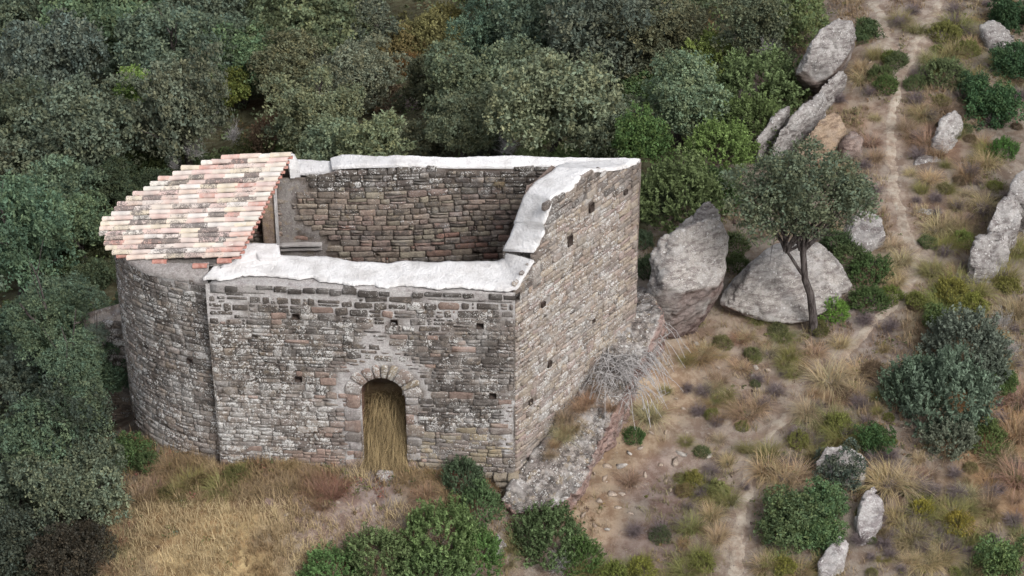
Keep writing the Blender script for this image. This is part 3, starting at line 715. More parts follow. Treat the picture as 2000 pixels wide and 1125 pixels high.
block('raised_cap', [pz_(430,522,5.0), pz_(545,492,5.0)+[0, 0, .22], pz_(545,476,5.22), pz_(478,474,5.25)], 4.9, caps, M_plaster, (.93, .92, .93), seed=4)
block('raised_cap', [pz_(505,500,5.1), pz_(548,499,5.08), pz_(544,477,5.20), pz_(480,475,5.22)], 4.75, caps, M_plaster, (.92, .91, .92), seed=5)
for (x0, y0, x1, y1) in [(982,492,1000,503),(1001,492,1020,505),(1022,494,1036,507)]:
    p = w3(Ai, Ci, x0, y0) if x0 < 985 else None
    a = atz(x0, (y0+y1)/2+2, 5.1); q = np.array([a+[0, .0, 0], a+[(x1-x0)/88, 0, 0], a+[(x1-x0)/88, .25, 0], a+[0, .25, 0]]); q[:, 2] = 5.20
    block('riser_stone', q, 4.7, caps, M_mason, (.3, .26, .22), (.45, .6, 0), seed=int(x0), n=5)
rb_ = [w3(Ai, Ci, 984, 498), w3(A, Cc, 1042, 505), w3(A, Cc, 1056, 478), w3(Ai, Ci, 992, 474)]
for p_, zz in zip(rb_, (5.12, 5.12, 5.2, 5.2)): p_[2] = zz
block('riser_stone', [tuple(p) for p in rb_], 4.6, caps, M_mason, (.36, .33, .30), (.4, .6, 0), seed=77, n=9)
# pier at the mouth of the apse, plaster ledge
def bk(px, py, off): 
    u, z = hit(px, py, bL, Ci); d = (Ci-bL)/np.linalg.norm(Ci-bL); p = bL+d*u+np.array([d[1], -d[0]])*off; return p, z
p0, _ = bk(512, 420, 0.); p1, _ = bk(541, 420, 0.); q0, _ = bk(512, 420, .22); q1, _ = bk(541, 420, .22)
block('arch_pier', [(*q0, 5.55), (*q1, 5.55), (*p1, 5.6), (*p0, 5.6)], 1.0, chapel, M_mason, (.26, .2, .16), (.25, .25, .3), seed=8)
s0, _ = bk(538.5, 420, .0); s1, _ = bk(543.5, 420, 0.); t0, _ = bk(538.5, 420, .26); t1, _ = bk(543.5, 420, .26)
block('plaster_arris', [(*t0, 5.5), (*t1, 5.5), (*s1, 5.55), (*s0, 5.55)], 1.2, chapel, M_plaster, (.62, .6, .6), seed=9)
for (ya, dz, dp, tn) in [(474, .05, .12, (.55, .53, .52)), (484, .04, .09, (.42, .40, .39))]:
    a, za = bk(546, ya, 0); b, zb = bk(629, ya+2, 0); c, _ = bk(629, ya+2, dp); e, _ = bk(546, ya, dp)
    block('plaster_ledge', [(*e, za), (*c, za), (*b, za), (*a, za)], za-dz, chapel, M_plaster, tn, seed=11)
# floor inside and the tangle of dead grass is placed later
# ------------------------------------------------------------------ apse roof
roof = link('tiled_roof', None, chapel)
ec = roofR[1]-roofR[0]; ec /= np.linalg.norm(ec)                         # along the open edge
er = on_roof(330, 341)-on_roof(551, 332.5); er /= np.linalg.norm(er)     # down the rows
nu_ = np.cross(er, ec); nu_ *= np.sign(nu_[2])
Mx = np.linalg.pinv(np.stack([er, ec], 1))
def rp(P): return (Mx@(np.asarray(P)-roofR[0]).T).T
poly2 = np.array([rp(p) for p in RO])
def inside(p, poly):
    c = False; j = len(poly)-1
    for i in range(len(poly)):
        a, b = poly[i], poly[j]
        if (a[1] > p[1]) != (b[1] > p[1]) and p[0] < (b[0]-a[0])*(p[1]-a[1])/(b[1]-a[1])+a[0]: c = not c
        j = i
    return c
# bed under the tiles: a thin slab
PB = np.array([RO[i]+(np.r_[cen, 5.5]-RO[i])*.09 for i in range(len(RO))])-nu_*.05; n_ = len(PB); i = np.arange(n_)
ac = Acc(); ac.add(np.concatenate([PB, PB-nu_*.07]), [np.stack([i, (i+1) % n_, (i+1) % n_+n_, i+n_], 1), i[None, :], (i+n_)[None, ::-1]], (.34, .31, .285), (.3, .3, 0))
link('roof_bed', ac.build('roof_bed', M_mason), roof)
SP = .1345; TL = .50; EX = .455
def barrel(r0, r1, L, th, seg_=9, up=True):
    """curved tile, narrow end at x=0 (uphill), wide at x=L"""
    V = []; a = np.linspace(0, math.pi, seg_)
    for x, r_ in ((0, r0), (L*.5, (r0+r1)/2), (L, r1)):
        for rr in (r_, r_-th):
            for t in a: V.append((x, rr*math.cos(t), rr*math.sin(t)*.92*(1 if up else -1)))
    V = np.array(V); F = []; s = seg_
    for k in range(2):
        o = k*2*s; p = (k+1)*2*s
        for j in range(s-1):
            F.append((o+j, o+j+1, p+j+1, p+j)); F.append((o+s+j, p+s+j, p+s+j+1, o+s+j+1))
    for o in (0, 4*s):
        for j in range(s-1): F.append((o+j, o+s+j, o+s+j+1, o+j+1))
    for j in (0, s-1):
        for k in range(2): F.append((k*2*s+j, (k+1)*2*s+j, (k+1)*2*s+s+j, k*2*s+s+j))
    return V, np.array(F)
tv = []
for k in range(4):
    V_, F_ = barrel(.056, .068, TL, .013); V_ = V_+fbm(V_*7+k*9, k, 2)[:, None]*.0035
    tv.append(mesh_np('tile', V_, [F_], M_tile, (1, 1, 1), smooth=True))
rt = np.random.default_rng(5)
TC = [(.54,.47,.37),(.56,.49,.43),(.57,.54,.49),(.53,.42,.36),(.52,.34,.29),(.54,.40,.36),(.54,.45,.41),(.50,.39,.35),(.57,.50,.42),(.48,.28,.24),(.56,.49,.45),(.53,.40,.37),(.57,.53,.50)]
ymax = poly2[:, 1].max(); ntile = 0; yy = .03; row = 0; chan = Acc()
Rm = np.stack([er, np.cross(nu_, er), nu_], 1)
while yy < ymax-.02:
    xe = 0.; x = -.03+rt.uniform(-.02, .02)-(.0); first = True
    # open edge position for this row
    x = -.05+rt.uniform(-.015, .015); lift = 0
    if row % 1 == 0:
        while x < 5:
            if not inside((x+.10, yy), poly2): break
            fx = 1.
            while fx > .3 and not inside((x+TL*fx-.03, yy), poly2): fx -= .05
            if not first and fx < .38: break
            o = link('tile', tv[rt.integers(4)], roof)
            P = roofR[0]+er*x+ec*yy+nu_*(.004+.01*rt.random())
            tilt = Matrix.Rotation(.030+rt.normal(0, .006), 3, 'Y') @ Matrix.Rotation(rt.normal(0, .02), 3, 'Z')
            o.matrix_local = Matrix.Translation(P) @ (Matrix([list(r_) for r_ in Rm]) @ tilt).to_4x4()
            o.location = P+nu_*.018; o.scale = (fx, rt.uniform(.93, 1.05), rt.uniform(.92, 1.12))
            c = np.array(TC[rt.integers(len(TC))])*rt.uniform(.9, 1.08); wearv = rt.choice([.1, .35, .65, .9, 1.1], p=[.28, .26, .2, .16, .10])
            if x < .1: wearv = min(wearv, .35)
            o.color = (*c, wearv); ntile += 1
            if x < .1:    # red channel-tile ends along the open edge
                V_, F_ = barrel(.045, .05, .22, .012, 7, False); W_ = (Rm@(V_+[-.02, SP/2, .02]).T).T+roofR[0]+er*(x-.0)+ec*yy+nu_*(-.005)
                chan.add(W_, [F_], (.36, .16, .125) if row % 3 else (.62, .5, .42))
            x += EX*rt.uniform(.95, 1.05) if not first else EX*rt.uniform(.5, 1.02); first = False
    yy += SP; row += 1
# a few red tile ends bedded under the front eave
for (px, py) in [(243,497),(313,509),(392,517),(440,507)]:
    P = on_roof(px, py)-nu_*.03; V_, F_ = barrel(.06, .07, .34, .014, 9, True); W_ = (Rm@(V_+[-.15, 0, -.02]).T).T+P; chan.add(W_, [F_], (.50, .20, .15))
M_red = simple('red clay', (.33, .15, .12), (.42, .24, .20), 15, .85)
tag(link('channel_tiles', mesh_np('channel_tiles', np.concatenate(chan.V), [np.concatenate(f) for f in chan.F.values()], M_red, smooth=True), roof), kind='stuff')
print('tiles', ntile)
# mortar fillet between the eave and the wall head
ub = np.linspace(LA*.50, LA-.0, 60); edgeP = np.array([SA(u, topa(u)-.0, .02) for u in ub])
cl = []
for p in edgeP:
    q = rp(np.r_[p[:2], roofR[0][2]-(rn[0]*(p[0]-roofR[0][0])+rn[1]*(p[1]-roofR[0][1]))/rn[2]]); d = np.r_[cen, 0]-np.r_[p[:2], 0]; d /= np.linalg.norm(d)
    w = .30; x2 = p+d*w; z = roofR[0][2]-(rn[0]*(x2[0]-roofR[0][0])+rn[1]*(x2[1]-roofR[0][1]))/rn[2]-.05; cl.append((x2[0], x2[1], max(z, p[2]-.0)))
cl = np.array(cl); rows = [edgeP-[0, 0, .1]]+[edgeP+(cl-edgeP)*s+np.array([0, 0, .03])*math.sin(s*math.pi) for s in np.linspace(0, 1, 6)]
Vr = np.stack(rows, 1); Vr += (fbm(Vr.reshape(-1, 3)*4, 6, 3)*.02).reshape(Vr.shape[:2])[..., None]
id_ = np.arange(Vr.shape[0]*Vr.shape[1]).reshape(Vr.shape[:2]); F = np.stack([id_[:-1, :-1], id_[:-1, 1:], id_[1:, 1:], id_[1:, :-1]], -1).reshape(-1, 4)
link('eave_mortar', mesh_np('eave_mortar', Vr.reshape(-1, 3), [F], M_mason, (.36, .335, .32), (.3, .3, 0), smooth=True), chapel)
# floor of earth inside
fl = np.array([[*Ai, .35], [*Ci, .9], [*bL, .7], [*(fa-np.array([.6, 0])), .3]])
block('earth_floor', fl, -.4, chapel, M_soil, (.22, .17, .12), seed=3, n=14)

# ------------------------------------------------------------------ rocks
def rock_mesh(pts, vox=.06, rough=.06, seed=0, under=(.23, .185, .16), tint=(.32, .305, .29), wear=(.32, .85, 0), strata=None, base=None, uth=0., cuts=7):
    import bmesh
    rq = np.random.default_rng(seed*13+1); Pq = np.array(pts, float); cq = Pq.mean(0)
    for _ in range(cuts):                                                   # split faces off along random planes
        nq = unit(rq.normal(0, 1, 3)+[0, -.35, .25]); hq = (Pq-cq)@nq; lim = hq.max()*rq.uniform(.80, .93)
        if lim <= 0: continue
        inn_ = Pq[hq <= lim]; out_ = Pq[hq > lim]; new = []
        for a_ in out_:
            for b_ in inn_:
                ha, hb = (a_-cq)@nq, (b_-cq)@nq; new.append(a_+(b_-a_)*(ha-lim)/(ha-hb))
        Pq = np.concatenate([inn_, np.array(new).reshape(-1, 3)])
        if len(Pq) > 60:
            bh = bmesh.new(); [bh.verts.new(p) for p in Pq]; bmesh.ops.convex_hull(bh, input=bh.verts[:]); Pq = np.array([v.co[:] for v in bh.verts if v.link_faces]); bh.free()
    pts = Pq
    bm = bmesh.new()
    for p in pts: bm.verts.new(p)
    r = bmesh.ops.convex_hull(bm, input=bm.verts[:])
    bmesh.ops.delete(bm, geom=[v for v in bm.verts if not v.link_faces], context='VERTS')
    me = bpy.data.meshes.new('t'); bm.to_mesh(me); bm.free(); o = bpy.data.objects.new('t', me); COL.objects.link(o)
    m = o.modifiers.new('r', 'REMESH'); m.mode = 'VOXEL'; m.voxel_size = vox
    dg = bpy.context.evaluated_depsgraph_get(); dg.update(); ev = o.evaluated_get(dg).to_mesh()
    n = len(ev.vertices); V = np.zeros(n*3); ev.vertices.foreach_get('co', V); V = V.reshape(-1, 3); N = np.zeros(n*3); ev.vertices.foreach_get('normal', N); N = N.reshape(-1, 3)
    Fl = [np.array(p.vertices[:]) for p in ev.polygons]; F4 = np.array([f for f in Fl if len(f) == 4]); F3 = [f for f in Fl if len(f) == 3]
    E = np.zeros(len(ev.edges)*2, np.int64); ev.edges.foreach_get('vertices', E); E = E.reshape(-1, 2)
    o.evaluated_get(dg).to_mesh_clear(); bpy.data.objects.remove(o); bpy.data.meshes.remove(me)
    deg = np.bincount(E.ravel(), minlength=n)[:, None]
    for _ in range(1):
        s = np.zeros_like(V); np.add.at(s, E[:, 0], V[E[:, 1]]); np.add.at(s, E[:, 1], V[E[:, 0]]); V = V*.5+s/np.maximum(deg, 1)*.5
    sv = unit(np.array(strata if strata is not None else (-.45, -.2, .85), float)); al_ = (V@sv)[:, None]*sv; Vs = (V-al_)*1.1+al_*6.5
    d = fbm(V*1.3+seed*7, seed, 6, .62)*rough*.8+(np.abs(fbm(Vs+seed, seed+31, 4, .6))-.4)*rough*.55+np.floor(fbm(V*1.0+seed, seed+41, 2)*5)/5*rough*.6
    rd = 1-np.abs(fbm(V*2.6+seed*3, seed+11, 4, .55)); d = d-np.clip(rd-.84, 0, 1)*rough*7           # cracks
    if strata is not None:
        s_ = np.array(strata, float); s_ /= np.linalg.norm(s_); q = (V+fbm(V*.8, seed+5, 2)[:, None]*.12)@s_
        a = np.abs(((q*3.1+seed*.37) % 1)-.5)*2; d = d-np.clip(.28-a, 0, 1)*rough*2.2*(vn(V*1.1, seed+8) > -.2)
    pit = vn(V*9, seed+21); d = d-np.clip(pit-.35, 0, 1)*rough*.5
    V = V+N*d[:, None]
    uu = np.clip((-N[:, 2]+.02+uth)/.3, 0, 1)*np.clip(1.1+fbm(V*1.5, seed+4, 2), 0, 1)     # bare rock on overhangs
    tt = np.array(tint)*(1+.16*fbm(V*1.2, seed+2, 3))[:, None]*(1-uu[:, None])+np.array(under)*uu[:, None]
    ww = np.array(wear)*(1-.8*uu[:, None])+np.array([.1, 0, 0])*uu[:, None]
    return V, [F4]+([np.array(F3)] if F3 else []), tt, ww
def rock(pts_px, label, base=None, drop=.5, name='boulder', cat='boulder', seed=1, spread=0., group=None, extra=None, **k):
    P = [atz(*p) for p in pts_px]
    c = np.mean(P, 0)
    for p in list(P): 
        z = h1(p[0], p[1])-drop
        if base is None: P.append(np.array([p[0]+(c[0]-p[0])*spread, p[1]+(c[1]-p[1])*spread, min(z, p[2]-.2)]))
    if base is not None:
        for b in base: P.append(atz(*b) if len(b) == 3 else ground(*b)-[0, 0, drop])
    if extra: P += [np.array(e) for e in extra]
    V, F, t, w = rock_mesh(P, seed=seed, **k); o = V.mean(0); o[2] = V[:, 2].min()
    return tag(link(name, mesh_np(name, V-o, F, M_rock, t, w, smooth=True), None, o), label, cat, group)
ST = (-.6, .55, .6)
# ledge that carries the gable wall
rock([(975,975,-.15),(1015,935,.06),(1080,852,.5),(1150,748,1.1),(1235,612,1.9),(1000,1010,-.5),(1065,1002,-.45),(1128,965,-.35),(1148,872,.1),(1195,775,.75),(1292,640,1.55),(1300,605,1.9)],
     'long lichen-covered rock ledge carrying the gable wall of the chapel', base=[(990,1015,-1.1),(1090,1018,-1.2),(1132,985,-1.2),(1153,895,-1.0),(1185,848,-.9),(1228,785,-.8),(1300,685,-.5),(1250,560,.6)], drop=.3, name='rock_ledge', cat='rock ledge', seed=3, vox=.045, rough=.10, strata=(.5,-.3,.8),
     tint=(.30, .27, .245), wear=(.62, .95, .25), under=(.33, .235, .205), uth=.5, cuts=0)
rock([(1268,492,2.0),(1290,462,2.3),(1330,448,2.5),(1385,425,2.5),(1418,422,2.4),(1434,445,2.0),(1432,510,1.5),(1400,560,1.3),(1345,575,1.4),(1298,560,1.6)],
     'huge overhanging boulder wedged behind the back corner of the chapel', base=[(1285,672,-.3),(1300,690,-.5),(1345,668,-.5),(1392,610,-.2),(1262,600,.8)], drop=.3, seed=5, vox=.055, rough=.06, strata=(-.5, .3, .8), tint=(.37, .35, .325), wear=(.38, .75, 0), under=(.20, .15, .135))
rock([(1300,455,1.6),(1340,412,2.1),(1378,377,2.5),(1392,382,2.5),(1408,402,2.2),(1412,430,1.9),(1330,470,1.5)], 'tilted grey rock slab standing just behind the huge overhanging boulder', seed=6, vox=.05, strata=(-.75, .1, .65), spread=.1, drop=.2, rough=.06, wear=(.35, .7, 0))
rock([(1398,578,.45),(1428,545,.95),(1470,505,1.25),(1512,466,1.35),(1560,480,1.25),(1600,468,1.2),(1640,498,1.0),(1672,545,.62),(1664,585,.3),(1610,610,.2),(1575,634,-.02),(1535,636,-.05),(1480,616,.12),(1403,604,.18)],
     'broad pale boulder behind the trunk of the lone oak', seed=8, vox=.055, spread=.2, drop=.15, rough=.06, tint=(.35, .33, .305), wear=(.42, .72, .0), base=[(1420,600,-.2),(1500,612,-.3),(1570,632,-.3),(1655,585,-.2),(1600,500,0),(1450,540,0)])
rock([(1637,432,.6),(1655,405,.85),(1700,402,.9),(1725,425,.75),(1731,458,.6),(1705,478,.45),(1670,490,.4)], 'rounded pale boulder between the lone oak and the footpath', seed=9, rough=.07, wear=(.3, .8, 0))
rock([(1548,132,2.2),(1568,100,2.6),(1600,60,3.0),(1638,36,3.2),(1665,42,3.1),(1671,75,2.7),(1655,115,2.2),(1620,150,1.8),(1585,163,1.7)], 'largest tilted grey slab at the top of the ridge outcrop', base=[(1560,180,.7),(1600,190,.7),(1650,140,.9),(1640,70,1.0),(1668,100,1.)], drop=.3, seed=12, vox=.06, strata=(-.5, -.3, .8), rough=.06, wear=(.4, .85, 0))
rock([(1500,272,1.5),(1530,235,1.8),(1580,185,2.1),(1612,165,2.2),(1617,190,1.9),(1590,225,1.6),(1545,268,1.25),(1515,290,1.1)], 'long narrow grey slab below the largest ridge slab', seed=13, strata=(-.6, -.3, .7), vox=.05, wear=(.4, .85, 0), spread=.1, drop=.2)
rock([(1590,182,1.6),(1650,120,2.0),(1658,135,1.8),(1630,175,1.4),(1600,200,1.3)], 'thin grey slab tucked under the largest ridge slab', seed=14, vox=.05, wear=(.35, .75, 0), spread=.1, drop=.2)
rock([(1476,275,1.3),(1505,232,1.6),(1540,193,1.9),(1547,205,1.8),(1520,245,1.4),(1498,278,1.1)], 'narrow slab at the left end of the ridge outcrop', seed=15, vox=.05, wear=(.4, .85, 0), spread=.1, drop=.2)
BRN = dict(tint=(.32, .245, .175), wear=(.1, .12, .1), under=(.3, .2, .13))
rock([(1572,270,1.45),(1592,238,1.7),(1622,215,1.8),(1648,222,1.7),(1656,250,1.4),(1630,285,1.1),(1590,296,1.05)], 'bare ochre rock face beneath the ridge slabs', seed=16, **BRN)
rock([(1550,290,1.3),(1585,250,1.7),(1598,275,1.5),(1575,305,1.1)], 'small ochre rock wedge beside the bare rock face', seed=17, **BRN)
rock([(1640,262,1.4),(1660,245,1.5),(1690,268,1.35),(1680,295,1.1),(1650,292,1.1)], 'brownish low rock right of the ochre rock face', seed=18, tint=(.27, .21, .18), wear=(.25, .3, 0))
rock([(1822,268,1.3),(1840,225,1.5),(1868,207,1.6),(1884,225,1.4),(1882,250,1.2),(1862,275,1.0),(1850,296,.9)], 'grey rock beside the dark bush right of the footpath', seed=19, wear=(.35, .85, 0), rough=.07)
rock([(1772,332,.7),(1790,303,.95),(1815,297,1.0),(1836,312,.8),(1830,338,.6)], 'small rounded grey rock just right of the footpath', seed=20, wear=(.45, .8, 0))
rock([(1784,410,.55),(1800,403,.62),(1838,406,.6),(1842,418,.5),(1810,424,.45)], 'low flat grey rock close to the footpath bend', seed=21, vox=.04, wear=(.4, .9, 0), rough=.04)
rock([(1888,500,.85),(1905,460,1.1),(1935,445,1.2),(1968,455,1.1),(1975,485,.8),(1940,520,.6),(1905,530,.5)], 'lower rounded block of the grey outcrop at the right edge', seed=22, wear=(.4, .8, 0), rough=.07)
rock([(1925,440,1.1),(1945,395,1.4),(1975,370,1.5),(1998,390,1.3),(1995,440,1.0),(1965,475,.8)], 'middle block of the grey outcrop at the right edge', seed=23, wear=(.4, .85, 0), rough=.07)
rock([(1965,375,1.4),(1985,335,1.6),(2030,300,1.8),(2060,320,1.6),(2050,390,1.2),(2005,410,1.1)], 'upper block of the grey outcrop cut by the right edge', seed=24, wear=(.4, .8, 0), rough=.07)
rock([(1915,45,2.0),(1940,35,2.1),(1978,55,2.0),(1992,75,1.8),(1960,85,1.7),(1930,72,1.8)], 'flat grey rock near the top right corner', seed=25, wear=(.3, .85, 0))
rock([(1664,1000,-.75),(1680,958,-.5),(1708,942,-.5),(1730,975,-.62),(1733,1000,-.75),(1708,1040,-.95),(1680,1062,-1.05)], 'white-crusted rock right of the round green bush', seed=26, wear=(.3, 1, 0), tint=(.42, .40, .39))
rock([(1592,1112,-1.1),(1612,1070,-1.0),(1640,1040,-.9),(1660,1055,-1.0),(1648,1095,-1.1),(1615,1130,-1.2)], 'white-crusted rock below the round green bush', seed=27, wear=(.3, .95, 0), tint=(.42, .40, .39))
rock([(1592,890,-.4),(1612,866,-.2),(1660,868,-.15),(1697,885,-.3),(1690,925,-.6),(1620,920,-.6)], 'pale rock half hidden by the small grey-green bush', seed=28, wear=(.2, .9, 0), tint=(.42, .40, .38))
rock([(938,1090,-.75),(955,1055,-.55),(975,1038,-.5),(992,1052,-.6),(980,1085,-.8)], 'small grey rock behind the large front bush', seed=29, wear=(.3, .9, 0))
rock([(735,925,.14),(740,917,.16),(768,917,.16),(769,932,.13),(745,938,.12)], 'whitish doorstep stone in front of the doorway', seed=30, vox=.035, rough=.02, name='step_stone', cat='stone', wear=(.15, .9, 0), tint=(.42, .39, .37), drop=.1)
rock([(680,950,.03),(700,942,.05),(755,950,.05),(760,962,.02),(720,972,.0),(690,968,.0)], 'flat grey bedrock slab level with the ground before the door', seed=31, vox=.04, rough=.02, wear=(.2, .9, 0), tint=(.33, .31, .30), name='bedrock_slab', cat='rock', drop=.1)
rock([(515,972,.12),(534,970,.16),(534,988,.05),(516,990,.02)], 'square pinkish stone lying in the dry grass', seed=32, vox=.03, rough=.01, wear=(.05, .2, 0), tint=(.36, .27, .24), name='loose_stone', cat='stone', drop=.1)
# rough footing stones under the chapel's front corner
rk = np.random.default_rng(3)
for (x0, x1, y) in [(965,990,925),(992,1014,927),(968,1000,938),(1002,1018,940),(970,995,950),(996,1012,953)]:
    u0, z = hit(x0, y, B, A); u1, _ = hit(x1, y, B, A)
    V_, F_ = stone_mesh(rounded(u0, u1, z-.07, z+.06, rk), lambda u, v, d: SF(u, v, np.asarray(d)+.12), .05, rk, -.4); ac = Acc(); ac.add(V_, F_, np.array(YEL[rk.integers(3)])*.9, (.1, .3, .1)); link('footing_stone', ac.build('footing_stone', M_mason), WF)

# ruined buttress left of the apse: a tapering lichened wall stub built of stones
but = link('ruined_wall_stub', None); tag(but, 'broken lichened wall stub leaning against the left side of the apse', 'wall')
a_ = atz(158, 640, 1.5)[:2]; b_ = atz(232, 655, 1.5)[:2]+np.array([.4, .15]); SBt, LBt = planar(a_, b_)
def topt(u): return .8+.9*min(1, u/.5)
sheet('core', SBt, (0, LBt), (-2.4, 2.8), topt, [], lambda u, v, S: (np.tile([.13, .11, .1], (len(u), 1)), np.full(len(u), -.03), np.tile([.3, .4, 0.], (len(u), 1))), but, du=.12)
k0 = len(STONES)
masonry('stub', SBt, (0, LBt), (-2.4, 2.7), topt, [], lambda u, v, S: dict(gap=.012, tints=GREYB, wear=(.6, .85, 0)), R, ch=(.14, .26), cw=(.2, .5))
for (ar, wi, V_, F_, t, wr) in STONES[k0:]:
    c = V_.mean(0); ac = Acc(); ac.add(V_-c, F_, t, wr); link('stone', ac.build('stone', M_mason), but, c)
dn = np.array([0, 1.1]); tp4 = [(*a_, 1.35), (*b_, 1.8), (*(b_+dn*.7), 1.95), (*(a_+dn*.6), 1.45)]
block('rubble_top', tp4, -2.2, but, M_rock, (.42, .36, .30), (.15, .6, .1), seed=6)

# ------------------------------------------------------------------ vegetation builders
def leaf_cards(P, Nn, size, asp, r, jitter=.8):
    n = len(P); N_ = unit(Nn*(1-jitter)+r.normal(0, 1, (n, 3))*jitter*.7); T = unit(np.cross(N_, r.normal(0, 1, (n, 3)))); Bt = np.cross(N_, T)
    s = (size*r.uniform(.6, 1.4, n))[:, None]
    return np.stack([P-T*s*asp*.5, P-Bt*s*.42+N_*s*.12, P+T*s*asp*.5, P+Bt*s*.42+N_*s*.12], 1).reshape(-1, 3)
def crown_mesh(seed, ncl=34, nleaf=20000, leaf=.035, flat=.8, asp=1.5, gap=.0, up=.25, low=-.5, clr=(.24, .40), name='crown', tuft=11, tl=.045, var=.22, ys=.0):
    r = np.random.default_rng(seed); g = (1+5**.5)/2; i = np.arange(ncl)+.5
    zc = 1-i/ncl*(1-low*1.3); zc = np.clip(zc, -1, 1); th = 2*math.pi*i/g+seed
    rad = np.sqrt(np.maximum(1-zc**2, 0)); Cn = np.stack([rad*np.cos(th), rad*np.sin(th), zc], 1)*r.uniform(.46, .84, (ncl, 1))+r.normal(0, .07+gap, (ncl, 3))
    Cn = np.concatenate([Cn, r.normal(0, .22, (5, 3))]); cr = r.uniform(*clr, len(Cn)); Cn *= [1, 1, flat]
    nt_ = nleaf//tuft; ci = r.choice(len(Cn), nt_, p=cr**2/np.sum(cr**2)); d = r.normal(0, 1, (nt_, 3)); d[:, 2] += up; d = unit(d)
    # bumps make each clump uneven
    rr = cr[ci]*(.70+.34*r.random(nt_)**.6)*(1+.22*vn(Cn[ci]*5+d*2.2, seed)); tp = Cn[ci]+d*rr[:, None]*[1, 1, .85]
    out = unit(tp*[1, 1, 1/flat]); keep = tp[:, 2] > low*flat*1.15; tp, d, ci, out = tp[keep], d[keep], ci[keep], out[keep]
    cb = r.uniform(1-var, 1+var, len(Cn)); tb = r.uniform(.8, 1.2, len(tp))
    P = np.repeat(tp, tuft, 0)+r.normal(0, tl, (len(tp)*tuft, 3)); Nn = np.repeat(unit(d*.6+out*.4), tuft, 0)
    V = leaf_cards(P, Nn, leaf, asp, r); n = len(P)
    b = np.repeat(cb[ci]*tb, tuft)*r.uniform(.84, 1.16, n); hue = np.repeat(r.uniform(-1, 1, len(tp)), tuft)*.10
    t = np.stack([b*(1+hue+ys), b, b*(1-hue-ys)], 1); t = np.repeat(t, 4, 0)
    me = mesh_np(name, V, [np.arange(n*4).reshape(-1, 4)], M_leaf, t); return me, Cn, cr
def tube(acc, pts, rads, k=6, tint=(1, 1, 1)):
    pts = np.array(pts, float); n = len(pts); t = unit(np.gradient(pts, axis=0)); ref = np.array([.3, .9, .2]); a = unit(np.cross(t, ref)); b = np.cross(t, a)
    ang = np.arange(k)*2*math.pi/k; V = pts[:, None]+(a[:, None]*np.cos(ang)[None, :, None]+b[:, None]*np.sin(ang)[None, :, None])*np.asarray(rads)[:, None, None]
    id_ = np.arange(n*k).reshape(n, k); F = np.stack([id_[:-1], np.roll(id_[:-1], -1, 1), np.roll(id_[1:], -1, 1), id_[1:]], -1).reshape(-1, 4)
    acc.add(V.reshape(-1, 3), [F], tint)
def wig(a, b, n, r, amp):
    a = np.array(a, float); b = np.array(b, float); t = np.linspace(0, 1, n)[:, None]; L = np.linalg.norm(b-a)
    o = np.cumsum(r.normal(0, amp*L/n, (n, 3)), 0); o -= t*o[-1]; return a+(b-a)*t+o
def trunk_mesh(Cn, seed, h, base=.1, nl=9):
    """trunk in crown units: ground at z=-h"""
    r = np.random.default_rng(seed+99); ac = Acc(); top = np.array([r.uniform(-.1, .1), r.uniform(-.1, .1), -.25]); p = wig((0, 0, -h-.25), top, 9, r, .16); tube(ac, p, np.linspace(base*1.25, base*.62, 9), 8)
    for c in Cn[r.choice(len(Cn), min(nl, len(Cn)), False)]:
        q = wig(p[r.integers(5, 9)], c*.93, 6, r, .2); tube(ac, q, np.linspace(base*.5, .012, 6), 5)
        for _ in range(2): e = q[r.integers(2, 5)]; tube(ac, wig(e, e+(c-e)*.5+r.normal(0, .22, 3), 4, r, .2), np.linspace(.016, .005, 4), 4)
    return ac.build('trunk', M_bark, True)
OAKS = []
for s in range(7):
    me, Cn, cr = crown_mesh(100+s, ncl=17+3*s, nleaf=24000, leaf=.044, flat=.74+.05*(s % 3), var=.26, clr=(.24, .46), tl=.038, gap=.12)
    OAKS.append((me, trunk_mesh(Cn, s, 1.25)))
BUSH = []     # dense rounded bushes for mid size
for s in range(5):
    me, Cn, cr = crown_mesh(200+s, ncl=14+2*s, nleaf=9000, leaf=.058, flat=.74, low=-.75, clr=(.24, .44), gap=.10, name='foliage', tl=.05, var=.18)
    BUSH.append(me)
FINE = []     # fine-leaved (juniper, box) foliage in upright sprays
for s in range(4):
    r = np.random.default_rng(300+s); n = 620; zc = r.uniform(-.25, 1, n); th = r.uniform(0, 2*math.pi, n); q = np.sqrt(np.maximum(0, 1-zc**2))
    D = np.stack([q*np.cos(th), q*np.sin(th), zc], 1); lump = 1+.30*vn(D*2.3+s*5, s)+.16*vn(D*6, s+1); Pn = D*lump[:, None]*r.uniform(.72, 1, (n, 1))*[.95, .95, .95]
    k = 17; tt = np.linspace(0, 1, k); ax = unit(D*.75+np.array([0, 0, .65])+r.normal(0, .22, (n, 3))); ln = r.uniform(.16, .30, n)
    P = (Pn[:, None]+ax[:, None]*(ln[:, None]*(tt[None]-.45))[..., None]).reshape(-1, 3)+r.normal(0, .017, (n*k, 3))
    V = leaf_cards(P, np.repeat(D, k, 0), .042, 1.9, r, .75); b = np.repeat(r.uniform(.75, 1.25, n)*(1+.2*vn(D*2.6+s*5, s)), k)*np.tile(.8+.35*tt, n)*r.uniform(.85, 1.15, n*k)
    t = np.repeat(np.stack([b, b, b], 1), 4, 0); FINE.append(mesh_np('foliage', V, [np.arange(n*k*4).reshape(-1, 4)], M_leaf, t))
